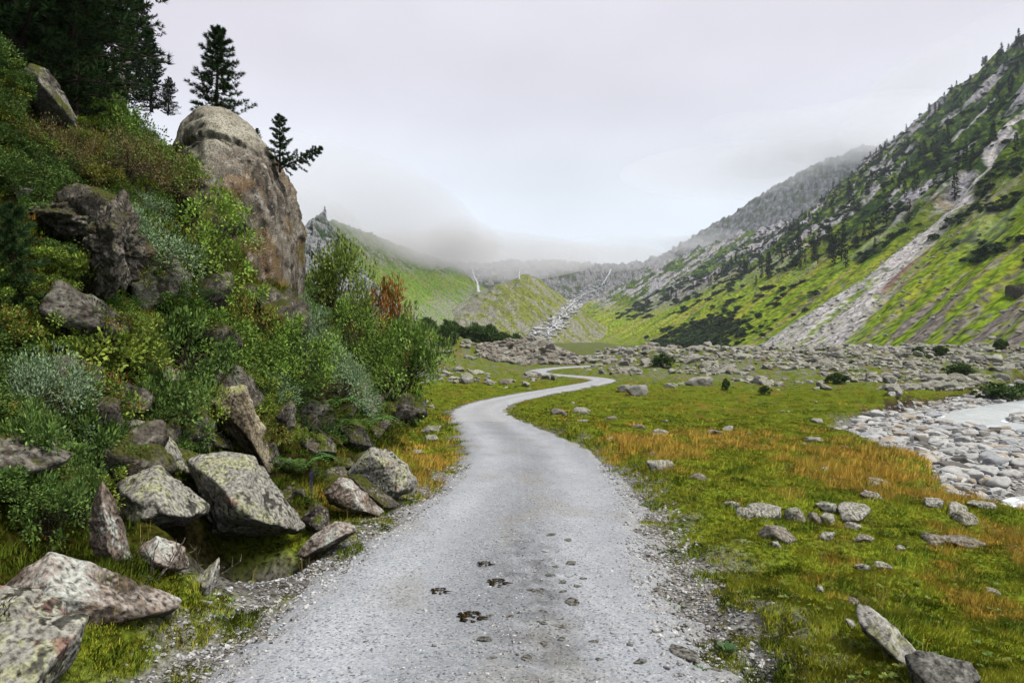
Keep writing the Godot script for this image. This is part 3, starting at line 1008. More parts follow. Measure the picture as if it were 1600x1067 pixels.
# stems and leaves of a shrub: clumps of leaves at the ends of forking stems
func shrub(seed_: int, wide: float, tall: float, clumps: int, per: int, leaf: Vector2, a: Color, b: Color, bark: Color, low := 0.0, lean := Vector3.ZERO, odd := Color(-1, 0, 0)) -> Array:
	rng.seed = seed_
	var w := MB.new()
	var l := MB.new()
	var boughs := []
	for i in 7:
		var ang := i * 2.4 + rnd(-0.4, 0.4)
		var o := Vector3(cos(ang), 0, sin(ang))
		boughs.append([o * wide * 0.04, o * wide * rnd(0.15, 0.42) + Vector3.UP * tall * rnd(0.25, 0.5) + lean * 0.4])
		w.tube(PackedVector3Array([Vector3(0, -0.15, 0) + o * wide * 0.02, o * wide * 0.08 + Vector3.UP * tall * 0.15, boughs[i][1]]), PackedFloat32Array([wide * 0.022, wide * 0.016, wide * 0.010]), 5, bark)
	for i in clumps:
		var ang := i * 2.39996 + rnd(-0.3, 0.3)
		var up := pow(rng.randf(), 0.7)
		var o := Vector3(cos(ang), 0, sin(ang))
		var r := sqrt(maxf(0.0, 1.0 - pow(maxf(up - low, 0.0) / (1.0 - low), 2.2))) * rnd(0.4, 1.3)
		var centre := o * wide * r + Vector3.UP * tall * (up * rnd(0.85, 1.12)) + lean * up
		var from: Vector3 = boughs[i % 7][1]
		var mid := from.lerp(centre, 0.55) + Vector3(rnd(-1, 1), rnd(-0.3, 1), rnd(-1, 1)) * wide * 0.06
		w.tube(PackedVector3Array([from, mid, centre]), PackedFloat32Array([wide * 0.007, wide * 0.005, wide * 0.002]), 4, bark)
		var out := (o * r + Vector3.UP * (0.25 + up)).normalized()
		var size := minf(wide, tall) * rnd(0.12, 0.34)
		var g := rnd(0.72, 1.22)
		for k in per:
			var off := Vector3(rnd(-1, 1), rnd(-1, 1), rnd(-1, 1))
			if off.length() > 1.0:
				off = off.normalized() * rng.randf()
			var p := centre + off * size
			var way := (off.normalized() + out * 0.7 + Vector3(rnd(-1, 1), rnd(-1, 1), rnd(-1, 1)) * 0.6).normalized()
			var nor := (Vector3.UP * 0.9 + out * 0.5 + Vector3(rnd(-1, 1), rnd(-1, 1), rnd(-1, 1)) * 0.75).normalized()
			var side := way.cross(nor).normalized()
			nor = side.cross(way).normalized()
			if nor.y < 0.0 and rng.randf() < 0.8:
				nor = -nor
			var s := rnd(0.65, 1.25)
			var col := a.lerp(b, rng.randf()) * (g * rnd(0.7, 1.35) * 1.22)
			if odd.r >= 0.0 and rng.randf() < 0.22:
				col = odd * rnd(0.8, 1.8)
			col.a = 1.0
			l.leaf(p, way * leaf.x * s, side * leaf.y * 0.5 * s, nor, col)
	return [w.mesh(M.bark), l.mesh(M.leaf)]

func grass_tuft(seed_: int, blades: int, spread: float, tall: float, thin: float, a: Color, b: Color, tip: Color, flop: float) -> Mesh:
	rng.seed = seed_
	var m := MB.new()
	for i in blades:
		var ang := rnd(0, TAU)
		var r := sqrt(rng.randf()) * spread
		var base := Vector3(cos(ang) * r, -0.02, sin(ang) * r)
		var way := Vector3(cos(ang) * 0.6 + rnd(-1, 1), 0, sin(ang) * 0.6 + rnd(-1, 1))
		var h := tall * rnd(0.45, 1.15)
		var side := way.normalized().cross(Vector3.UP).rotated(Vector3.UP, rnd(-0.7, 0.7)) * thin * rnd(0.7, 1.2)
		var col := a.lerp(b, rng.randf())
		m.blade(base, Vector3.UP * h, way * h * flop, side, col, tip.lerp(col, rng.randf() * 0.7))
	return m.mesh(M.grass)

func plant(called: String, kind: Array, where: Vector3, size: Vector3, turn: float, label: String, category: String, group := "", parts := ["stems", "leaves"]) -> Node3D:
	var o := thing(called, where, label, category, group)
	put(parts[0], kind[0], o)
	put(parts[1], kind[1], o)
	o.rotation.y = turn
	o.scale = size
	return o

# ---------------------------------------------------------------- rocks

var rock_kinds := []         # shared meshes: 0 a small stone, then angular and rounded stones of several colours
var angular := []
var rounded := []
var mossy_kinds := []
var track_kinds := []

func sphere(level: int) -> Array:          # [directions, indices] of an icosphere
	if ico.has(level):
		return ico[level]
	if level == 0:
		var g := (1.0 + sqrt(5.0)) / 2.0
		var p := PackedVector3Array()
		for s in [-1.0, 1.0]:
			for r in [-g, g]:
				p.append(Vector3(s, r, 0).normalized())
				p.append(Vector3(0, s, r).normalized())
				p.append(Vector3(r, 0, s).normalized())
		var f := PackedInt32Array()
		var edge := 4.0 / (1.0 + g * g) * 1.02
		for a in 12:
			for b in range(a + 1, 12):
				for e in range(b + 1, 12):
					if p[a].distance_squared_to(p[b]) < edge and p[b].distance_squared_to(p[e]) < edge and p[a].distance_squared_to(p[e]) < edge:
						if (p[b] - p[a]).cross(p[e] - p[a]).dot(p[a]) < 0.0:
							f.append_array(PackedInt32Array([a, b, e]))
						else:
							f.append_array(PackedInt32Array([a, e, b]))
		ico[0] = [p, f]
		return ico[0]
	var low := sphere(level - 1)
	var q: PackedVector3Array = low[0].duplicate()
	var old: PackedInt32Array = low[1]
	var made := {}
	var t := PackedInt32Array()
	for k in range(0, old.size(), 3):
		var m := [0, 0, 0]
		for e in 3:
			var a := old[k + e]
			var b := old[k + (e + 1) % 3]
			var key := mini(a, b) * 1000000 + maxi(a, b)
			if not made.has(key):
				made[key] = q.size()
				q.append((q[a] + q[b]).normalized())
			m[e] = made[key]
		t.append_array(PackedInt32Array([old[k], m[0], m[2], old[k + 1], m[1], m[0], old[k + 2], m[2], m[1], m[0], m[1], m[2]]))
	ico[level] = [q, t]
	return ico[level]

# a stone bounded by planes whose edges are worn round; style says how it is coloured
func rock(seed_: int, level: int, ns: PackedVector3Array, ds: PackedFloat32Array, hard: float, rough: float, freq: float, style: String) -> MB:
	var s := sphere(level)
	var dirs: PackedVector3Array = s[0]
	var m := MB.new()
	m.ix = s[1]
	m.v.resize(dirs.size())
	var off := Vector3(seed_ * 7.3, seed_ * 3.1, 0)
	for i in dirs.size():
		var dir := dirs[i]
		var sum := 0.0
		for k in ns.size():
			var q := ns[k].dot(dir) / ds[k]
			if q > 0.0:
				sum += pow(q, hard)
		var r := pow(sum, -1.0 / hard)
		var p := dir * r
		var n1 := nz.get_noise_3dv(p * freq + off)
		var n2 := nr.get_noise_3dv(Vector3(p.x + p.y * 0.5, p.y * 3.0 - p.x * 1.4, p.z * 1.2) * freq * 0.8 + off)
		var n3 := nz.get_noise_3dv(p * freq * 4.5 + off)
		if style == "outcrop":        # open joints above, a ribbed and pitted face below
			var joint := smoothstep(0.955, 0.99, absf(sin((p.y * 1.1 - p.x * 0.35 + sin(p.x * 0.9) * 0.7 + n3 * 0.2) * 1.9)))
			var face := smoothstep(0.5, -0.7, p.y - p.x * 0.93 - 0.43)
			p += dir * (nr.get_noise_3dv(Vector3(p.x * 1.6, p.y * 0.4, p.z * 1.6)) * 0.13 * face - joint * 0.15 * (1.0 - face) + nz.get_noise_3dv(Vector3(p.x * 3.5, p.y * 1.6, p.z * 3.5)) * 0.05 * face)
		p += dir * rough * (n1 * 1.0 - maxf(0.0, n2 - 0.25) * 0.7 + n3 * 0.4)
		m.v[i] = p
	m.smooth()
	m.c.resize(dirs.size())
	for i in dirs.size():
		m.c[i] = rock_color(style, m.v[i], m.n[i], off, freq)
	return m

func rock_color(style: String, p: Vector3, n: Vector3, off: Vector3, freq: float) -> Color:
	var a := nz.get_noise_3dv(p * freq * 1.3 + off + Vector3(5, 0, 0))
	var b := nz.get_noise_3dv(p * freq * 4.0 + off + Vector3(0, 9, 0))
	var e := nz.get_noise_3dv(p * freq * 11.0 + off)
	match style:
		"river":
			return lin(0.52, 0.53, 0.55) * (1.0 + a * 0.25 + e * 0.15)
		"river_blue":
			return lin(0.40, 0.425, 0.47) * (1.0 + a * 0.25 + e * 0.15)
		"river_tan":
			return lin(0.46, 0.40, 0.34) * (1.0 + a * 0.3 + e * 0.15)
		"river_dark":
			return lin(0.17, 0.165, 0.16) * (1.0 + a * 0.3 + e * 0.15)
		"field":
			var c := lin(0.34, 0.335, 0.325).lerp(lin(0.48, 0.475, 0.465), smoothstep(-0.1, 0.4, b))
			c = c.lerp(lin(0.12, 0.115, 0.10), smoothstep(0.1, 0.4, a + e * 0.4) * 0.7)
			return c.lerp(lin(0.26, 0.28, 0.12), smoothstep(0.15, 0.45, n.y * 0.3 + b * 0.7 + a * 0.4 - 0.05) * 0.5)
		"dark_grey":
			var c := lin(0.13, 0.13, 0.125).lerp(lin(0.22, 0.22, 0.21), smoothstep(-0.15, 0.35, b + e * 0.4))
			return c.lerp(lin(0.06, 0.06, 0.055), smoothstep(0.1, 0.4, a + e * 0.4) * 0.7)
		"field_brown":
			var c := lin(0.22, 0.20, 0.175).lerp(lin(0.33, 0.31, 0.285), smoothstep(-0.1, 0.4, b))
			return c.lerp(lin(0.09, 0.08, 0.06), smoothstep(0.05, 0.4, a + e * 0.4) * 0.7)
		"lichen":
			var c := lin(0.27, 0.265, 0.25).lerp(lin(0.44, 0.44, 0.42), smoothstep(-0.2, 0.3, b + e * 0.5))
			c = c.lerp(lin(0.29, 0.31, 0.15), smoothstep(0.05, 0.4, b * 0.9 + e * 0.7 + a * 0.3 + n.y * 0.16) * 0.7)
			c = c.lerp(lin(0.07, 0.07, 0.06), smoothstep(0.18, 0.34, b * 0.7 - a * 0.4 + e * 0.45))
			c = c.lerp(lin(0.24, 0.12, 0.11), smoothstep(0.36, 0.52, nz.get_noise_3dv(p * freq * 0.9 + off + Vector3(30, 0, 0)) + e * 0.25) * 0.75)
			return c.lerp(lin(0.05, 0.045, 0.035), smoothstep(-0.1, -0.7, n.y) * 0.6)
		"reddish":
			var c := lin(0.125, 0.10, 0.085).lerp(lin(0.25, 0.22, 0.20), smoothstep(-0.15, 0.35, b + e * 0.5))
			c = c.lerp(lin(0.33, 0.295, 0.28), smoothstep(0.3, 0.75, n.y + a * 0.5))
			c = c.lerp(lin(0.42, 0.44, 0.43), smoothstep(0.22, 0.34, a + e * 0.35))
			c = c.lerp(lin(0.20, 0.13, 0.09), smoothstep(0.2, 0.45, b - a * 0.6) * 0.5)
			return c.lerp(lin(0.045, 0.04, 0.03), smoothstep(0.12, 0.4, e * 0.6 - a * 0.8) * 0.7)
		"striped":
			var s := nz.get_noise_3dv(Vector3((p.x * 0.9 + p.y * 0.4) * freq * 5.0, (p.y * 0.5 - p.x * 0.1) * freq * 0.5, p.z * freq) + off)
			var c := lin(0.20, 0.165, 0.115).lerp(lin(0.34, 0.30, 0.235), smoothstep(-0.2, 0.3, s))
			c = c.lerp(lin(0.05, 0.042, 0.032), smoothstep(0.0, 0.35, s * -1.0 + e * 0.4))
			return c.lerp(lin(0.33, 0.36, 0.16), smoothstep(0.3, 0.8, n.y + a * 0.4) * 0.6)
		"mossy":
			var c := lin(0.14, 0.13, 0.115).lerp(lin(0.27, 0.26, 0.24), smoothstep(-0.1, 0.35, b))
			c = c.lerp(lin(0.04, 0.035, 0.03), smoothstep(0.0, 0.4, e * 0.7 - a))
			return c.lerp(lin(0.075, 0.09, 0.014), smoothstep(0.2, 0.6, n.y * 0.7 + a * 0.9))
		"cliff":
			var c := lin(0.085, 0.075, 0.066).lerp(lin(0.17, 0.15, 0.135), smoothstep(-0.1, 0.35, b + e * 0.6))
			c = c.lerp(lin(0.26, 0.25, 0.23), smoothstep(0.25, 0.4, e * 0.8 + b * 0.4))
			c = c.lerp(lin(0.13, 0.085, 0.04), smoothstep(0.25, 0.5, a - b * 0.3) * 0.5)
			return c.lerp(lin(0.06, 0.07, 0.013), smoothstep(0.45, 0.8, n.y + a * 0.5))
		"outcrop":
			# smooth pale gneiss with bent bands above, rough brown face below
			var q := p + Vector3(a, b, a) * 0.35
			var band := sin((q.y * 1.9 - q.x * 0.7 + sin(q.x * 1.1 + q.y * 0.8) * 1.3) * 2.2)
			var fine_band := sin((q.y * 1.9 - q.x * 0.8 + sin(q.x * 1.1 + q.y * 0.8) * 1.3) * 9.0 + b * 4.0)
			var pale := lin(0.33, 0.315, 0.265).lerp(lin(0.44, 0.425, 0.37), band * 0.5 + 0.5)
			pale = pale.lerp(lin(0.17, 0.16, 0.12), smoothstep(0.3, 1.0, fine_band + e * 0.8) * 0.6)
			pale = pale.lerp(lin(0.06, 0.055, 0.045), smoothstep(0.965, 0.995, absf(sin((q.y * 1.1 - q.x * 0.35 + sin(q.x * 0.9) * 0.7 + b * 0.25) * 1.9))) * 0.85)
			pale = pale.lerp(lin(0.09, 0.08, 0.06), smoothstep(0.28, 0.42, e * 0.8 + b * 0.5) * 0.6)
			var drip := nz.get_noise_3dv(Vector3(p.x * 3.0 + b, p.y * 0.35, p.z * 2.0) + off)
			var rough_c := lin(0.13, 0.11, 0.092).lerp(lin(0.25, 0.225, 0.195), smoothstep(-0.25, 0.3, drip + e * 0.5))
			rough_c = rough_c.lerp(lin(0.045, 0.04, 0.036), smoothstep(0.05, 0.4, e * 0.7 - drip * 0.8))
			rough_c = rough_c.lerp(lin(0.20, 0.11, 0.035), smoothstep(0.22, 0.45, a + drip * 0.4) * 0.55)
			rough_c = rough_c.lerp(lin(0.5, 0.49, 0.47), smoothstep(0.36, 0.5, e + b * 0.2 + drip * 0.2) * 0.7)
			var share := smoothstep(-0.5, 0.5, p.y - 0.93 * p.x - 0.43 + a * 0.9 + b * 0.4)
			var c := rough_c.lerp(pale, share)
			return c.lerp(lin(0.09, 0.085, 0.016), smoothstep(0.25, 0.4, a * 0.8 + n.y * 0.18 + p.x * 0.06 - 0.1) * 0.8 * smoothstep(0.0, 2.5, p.x))
	return lin(0.3, 0.3, 0.3)

func random_planes(seed_: int, count: int, spread: float, flatness: float) -> Array:
	rng.seed = seed_
	var ns := PackedVector3Array([Vector3.UP, Vector3.DOWN])
	var ds := PackedFloat32Array([flatness * rnd(0.8, 1.1), flatness])
	for i in count:
		var y := 1.0 - 2.0 * (i + 0.5) / count
		var a := i * 2.39996 + rnd(-0.5, 0.5)
		var r := sqrt(1.0 - y * y)
		ns.append((Vector3(cos(a) * r, y, sin(a) * r) + Vector3(rnd(-1, 1), rnd(-1, 1), rnd(-1, 1)) * 0.3).normalized())
		ds.append(rnd(1.0 - spread, 1.0))
	return [ns, ds]

func make_stone_kinds() -> void:
	var p := random_planes(5, 9, 0.4, 0.7)
	rock_kinds.append(rock(5, 1, p[0], p[1], 9.0, 0.05, 1.5, "field").mesh(M.rock))
	p = random_planes(6, 9, 0.35, 0.65)
	rock_kinds.append(rock(6, 1, p[0], p[1], 6.0, 0.03, 1.5, "river").mesh(M.rock))
	for i in 6:
		p = random_planes(20 + i, 10, 0.45, 0.68)
		angular.append(rock(20 + i, 3, p[0], p[1], 18.0, 0.10, 1.6, ["field", "field", "field_brown", "field", "lichen", "field_brown"][i]).mesh(M.rock))
	for i in 3:
		p = random_planes(30 + i, 8, 0.5, 0.7)
		mossy_kinds.append(rock(30 + i, 3, p[0], p[1], 20.0, 0.12, 1.6, ["cliff", "mossy", "mossy"][i]).mesh(M.rock))
	for i in 2:
		p = random_planes(60 + i, 9, 0.4, 0.5)
		track_kinds.append(rock(60 + i, 3, p[0], p[1], 9.0, 0.05, 1.4, "dark_grey").mesh(M.rock))
	for i in 8:
		p = random_planes(40 + i, 9, 0.42, 0.58)
		rounded.append(rock(40 + i, 3, p[0], p[1], 13.0, 0.07, 1.3, ["river", "river", "river_blue", "river", "river_tan", "river_blue", "river_dark", "river"][i]).mesh(M.wet_stone))

# A boulder from the outline it has in the photograph, at its own distance and thickness. faces: [x, y, z, how far out, as a share of half the thickness].
func boulder(called: String, label: String, outline: Array, d: float, thick: float, style: String, faces := [], level := 5, hard := 48.0, rough := 0.028, bevel := 0.45, detail := 1.0) -> MeshInstance3D:
	var mid := Vector2.ZERO
	for q in outline:
		mid += Vector2(q[0], q[1])
	mid /= outline.size()
	var box := Rect2(outline[0][0], outline[0][1], 0, 0)
	for q in outline:
		box = box.expand(Vector2(q[0], q[1]))
	if d <= 0.0:                     # stands where its lower edge meets the ground
		d = -hit(mid.x, box.end.y - 4.0).z + thick * 0.25 + d
	clear.append([box, d])
	var centre := at(mid.x, mid.y, d)
	var yaw := atan2(centre.x, d)
	var k := d / FOC
	var ns := PackedVector3Array()
	var ds := PackedFloat32Array()
	var low := 0.0
	for i in outline.size():
		var a := (Vector2(outline[i][0], outline[i][1]) - mid) * k * Vector2(cos(yaw), -1)
		var e: Array = outline[(i + 1) % outline.size()]
		var b := (Vector2(e[0], e[1]) - mid) * k * Vector2(cos(yaw), -1)
		low = minf(low, a.y)
		var t := (b - a).normalized()
		var n := Vector2(t.y, -t.x)
		var far := n.dot(a)
		if far < 0.0:
			n = -n
			far = -far
		far = maxf(far, 0.02)
		for z in [bevel, -bevel]:
			var len := sqrt(1.0 + z * z)
			ns.append(Vector3(n.x, n.y, z) / len)
			ds.append(far / len)
	if faces.is_empty():
		faces = [[0.1, 0.45, 1.0, 0.9], [-0.2, -0.2, 1.0, 0.95]]
	for f in faces:
		ns.append(Vector3(f[0], f[1], f[2]).normalized())
		ds.append(f[3] * thick * 0.5)
	ns.append(Vector3(0, 0, -1))
	ds.append(thick * 0.5)
	var size := (thick + absf(low) * 2.0) * 0.5
	var m := rock(hash(called + str(outline[0][0])) % 50, level, ns, ds, hard, rough * size * 2.0, 1.1 / size * detail, style)
	for i in m.v.size():
		m.v[i].y -= low
	var o := put(called, m.mesh(M.rock), self, centre + Vector3(0, low, 0))
	o.rotation.y = -yaw
	tag(o, label, "boulder")
	return o

# a stone lying on the ground where the photograph shows it: middle and size in pixels
func stone(called: String, px: float, py: float, wide: float, high: float, kinds: Array, label: String, category := "stone", group := "", sink := 0.36) -> void:
	var p := hit(px, py + high * 0.45)
	var d := -p.z
	var s := wide * d / FOC * 0.5
	var o := put(called, kinds[rng.randi() % kinds.size()], self, p - Vector3(0, 0, s * 0.3))
	var h := clampf(high / wide * 1.5, 0.35, 1.3)
	o.scale = Vector3(s * 1.05, s * h, s * rnd(0.8, 1.1))
	o.rotation.y = rnd(0, TAU)
	var floor_y := ground_y(o.position.x, -o.position.z)
	if g_road < ROAD_HALF:
		floor_y = maxf(floor_y, road_y(o.position.x, -o.position.z, g_road))
	o.position.y = floor_y + s * h * (0.55 - sink)
	tag(o, label, category, group)

# ---------------------------------------------------------------- the scene

func build_boulders() -> void:
	var top_front := [[0.12, 0.62, 0.8, 0.8], [0.0, -0.35, 1.0, 0.85]]
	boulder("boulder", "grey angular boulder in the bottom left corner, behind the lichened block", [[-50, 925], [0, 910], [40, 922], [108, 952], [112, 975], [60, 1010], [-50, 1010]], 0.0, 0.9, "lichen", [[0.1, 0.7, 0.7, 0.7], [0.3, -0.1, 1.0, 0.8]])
	boulder("boulder", "pale block with red and yellow lichen at the bottom left corner", [[-60, 960], [0, 965], [70, 958], [125, 950], [138, 972], [132, 1010], [95, 1075], [60, 1120], [-60, 1130]], 0.0, 0.9, "lichen", [[0.0, 0.75, 0.7, 0.62], [0.1, -0.12, 1.0, 0.8]])
	boulder("boulder", "long wedge-shaped reddish boulder with a pale sloping top edge by the verge", [[-20, 912], [86, 848], [130, 860], [200, 902], [258, 926], [297, 956], [292, 974], [240, 988], [140, 992], [40, 985], [-20, 960]], 0.0, 0.95, "reddish", [[0.0, -0.12, 1.0, 0.6]])
	boulder("boulder", "narrow upright slab with white lichen spots above the wedge-shaped boulder", [[146, 772], [160, 752], [186, 800], [212, 886], [165, 892], [136, 850]], 0.0, 0.55, "reddish")
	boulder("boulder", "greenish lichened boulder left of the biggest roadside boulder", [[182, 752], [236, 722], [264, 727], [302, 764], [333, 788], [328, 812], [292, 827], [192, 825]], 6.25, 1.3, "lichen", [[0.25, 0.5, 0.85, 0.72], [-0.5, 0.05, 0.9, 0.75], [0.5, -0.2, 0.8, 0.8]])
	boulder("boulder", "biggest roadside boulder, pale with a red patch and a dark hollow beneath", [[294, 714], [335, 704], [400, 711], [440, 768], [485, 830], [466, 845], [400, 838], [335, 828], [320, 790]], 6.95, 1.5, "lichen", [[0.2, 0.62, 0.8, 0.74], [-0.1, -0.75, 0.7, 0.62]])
	boulder("boulder", "smooth rounded pale boulder lying on top of the greenish lichened one", [[186, 660], [208, 649], [250, 668], [285, 702], [304, 746], [282, 752], [240, 735], [200, 692]], 0.0, 0.9, "lichen", [[0.3, 0.7, 0.7, 0.7]], 5, 12.0)
	boulder("boulder", "tall leaning slab of striped brown rock above the biggest roadside boulder", [[322, 628], [362, 600], [384, 603], [412, 668], [434, 752], [404, 742], [352, 668]], 0.0, 0.9, "striped", [[-0.2, 0.15, 1.0, 0.7], [0.6, 0.2, 0.8, 0.75]])
	boulder("boulder", "small pale rounded rock among the dark shrubs above the boulders", [[230, 578], [246, 567], [270, 570], [292, 596], [268, 612], [240, 606]], 0.0, 0.7, "lichen", [], 4)
	boulder("boulder", "small upright pale rock left of the striped leaning slab", [[290, 662], [304, 643], [318, 655], [331, 690], [328, 706], [300, 706]], 0.0, 0.5, "lichen", [], 4)
	boulder("boulder", "little grey rock at the top end of the striped leaning slab", [[320, 618], [344, 596], [354, 606], [348, 622], [326, 632]], 0.0, 0.4, "lichen", [], 4)
	boulder("boulder", "dark flat slab wedged under the striped leaning slab", [[318, 690], [336, 668], [366, 694], [364, 708], [330, 708]], 0.0, 0.5, "cliff", [], 4)
	boulder("boulder", "pale lichened block standing by the road, largest of the broken cluster", [[540, 738], [578, 697], [606, 704], [630, 722], [653, 752], [648, 768], [606, 792], [576, 768]], 0.0, 0.8, "lichen", [[0.35, 0.35, 0.85, 0.7], [-0.45, -0.1, 0.9, 0.62]])
	boulder("boulder", "orange and white lichened slab at the foot of the broken cluster", [[506, 770], [530, 744], [548, 748], [602, 802], [594, 814], [548, 804], [512, 786]], 0.0, 0.5, "reddish")
	boulder("boulder", "thin dark slab squeezed between two pale slabs of the broken cluster", [[542, 742], [560, 738], [624, 788], [616, 800], [596, 802], [556, 766]], 0.0, 0.45, "cliff")
	boulder("boulder", "low sloping brown rock on the verge right of the biggest roadside boulder", [[462, 864], [486, 836], [526, 811], [556, 821], [562, 834], [520, 856], [474, 874]], 0.0, 0.6, "reddish", top_front)
	boulder("boulder", "broken brown rock behind the low sloping rock on the verge", [[468, 812], [492, 780], [512, 796], [520, 830], [486, 838]], 0.0, 0.5, "mossy", [], 4)
	boulder("boulder", "brown rock lying in the hollow under the greenish lichened boulder", [[215, 850], [245, 834], [290, 858], [300, 895], [262, 900], [214, 884]], 0.0, 0.5, "reddish", [], 4)
	boulder("boulder", "small pale pointed rock on the gravel left of the verge", [[300, 902], [342, 872], [344, 900], [332, 930], [310, 934]], 0.0, 0.3, "field", [], 4)
	boulder("boulder", "squarish mossy rock on the slope right of the striped slab", [[428, 650], [452, 622], [464, 634], [462, 668], [440, 690]], 0.0, 0.7, "mossy", [], 4)
	boulder("boulder", "grey violet rock on the mossy slope above the broken cluster", [[474, 694], [498, 676], [516, 684], [528, 708], [500, 720], [478, 712]], 0.0, 0.7, "mossy", [], 4)
	boulder("boulder", "mossy rock behind the pale block of the broken cluster", [[528, 668], [556, 654], [574, 676], [588, 700], [556, 708], [532, 696]], 0.0, 0.8, "mossy", [], 4)
	boulder("boulder", "pale face of rock under the overhanging shrubs by the road bend", [[545, 605], [570, 596], [590, 640], [580, 660], [556, 640]], 0.0, 1.0, "field_brown", [], 4)
	boulder("boulder", "dark mossy rock hump at the foot of the shrubs by the road bend", [[600, 640], [630, 612], [664, 622], [672, 650], [640, 668], [606, 664]], 0.0, 1.6, "mossy", [], 4)
	boulder("boulder", "pale flat rock in the golden grass at the inside of the bend", [[656, 674], [668, 664], [690, 665], [688, 677], [664, 681]], 0.0, 0.35, "field", top_front, 4)
	boulder("boulder", "second rock in the golden grass, just in front of the pale flat one", [[660, 692], [664, 681], [680, 678], [686, 686], [676, 694]], 0.0, 0.3, "field", top_front, 4)
	boulder("boulder", "whitish stone in the grass left of the road bend, lowest of three", [[628, 712], [640, 703], [658, 702], [661, 709], [640, 714]], 0.0, 0.3, "field", top_front, 4)
	# rock showing through the overgrown hillside
	boulder("cliff", "dark brown overhanging rock face below the grassy ledge at the left", [[128, 350], [150, 320], [192, 300], [226, 372], [224, 424], [196, 462], [160, 474], [132, 420]], -1.3, 2.4, "cliff", [[0.2, -0.25, 1.0, 0.7], [0.8, -0.1, 0.6, 0.8]], 6, 22.0, 0.06, 0.45, 2.0)
	boulder("cliff", "dark broken rock ledge with a cave-like hollow at the left edge", [[20, 330], [70, 312], [140, 318], [150, 360], [100, 372], [30, 368]], -0.9, 1.8, "cliff", [[0.0, -0.5, 1.0, 0.8]], 5, 22.0, 0.06, 0.45, 2.0)
	boulder("slab", "flat pale slab jutting out at the left edge above the young pine", [[-30, 292], [10, 286], [54, 290], [46, 300], [0, 314], [-30, 316]], 0.0, 0.9, "field", top_front, 4)
	boulder("boulder", "grey speckled rock high on the slope under the dark pines", [[22, 128], [44, 104], [74, 108], [122, 174], [128, 200], [60, 190], [26, 160]], -0.6, 1.6, "mossy", [[0.4, 0.35, 0.9, 0.7]], 5)
	boulder("cliff", "brown rock wall between the sapling and the tall shrub, under the big outcrop", [[372, 500], [384, 452], [440, 440], [486, 470], [486, 540], [400, 548]], 0.0, 3.0, "cliff", [], 4, 14.0, 0.08)
	# more rocks of the mossy bank between the boulders and the road bend
	rng.seed = 404
	for i in 46:
		var px := rnd(405, 690)
		var p := hit(px, rnd(608, 800))
		if g_hill < 0.15 or g_hill > 5.0 or -p.z < 5.5:
			continue
		var sz := rnd(9.0, 24.0) * -p.z / FOC
		var k := rng.randi() % 3
		var rk := put("bank_rock", mossy_kinds[k], self, p + Vector3(0, sz * 0.15, 0))
		rk.scale = Vector3(sz, sz * rnd(0.6, 1.2), sz)
		rk.rotation = Vector3(rnd(-0.6, 0.6), rnd(0, TAU), rnd(-0.6, 0.6))
		tag(rk, ["mossy dark rock", "brown mossy rock", "grey mossy rock"][k] + " sticking out of the steep bank left of the road", "rock", "mossy rocks of the left bank: " + ["dark", "brown", "grey"][k])
	# the great outcrop
	var o := boulder("rock_outcrop", "huge domed outcrop, smooth pale bands above and rough brown face below", [[246, 560], [248, 330], [260, 250], [284, 184], [312, 157], [348, 157], [392, 182], [432, 222], [466, 276], [483, 335], [487, 420], [486, 560]], 19.6, 6.4, "outcrop", [[0.22, 0.62, 0.76, 0.72], [0.3, 0.05, 1.0, 0.84], [-0.2, 0.2, 1.0, 0.95], [0.75, 0.1, 0.65, 1.05]], 6, 15.0, 0.009, 0.4, 3.0)
	o.set_meta("category", "outcrop")

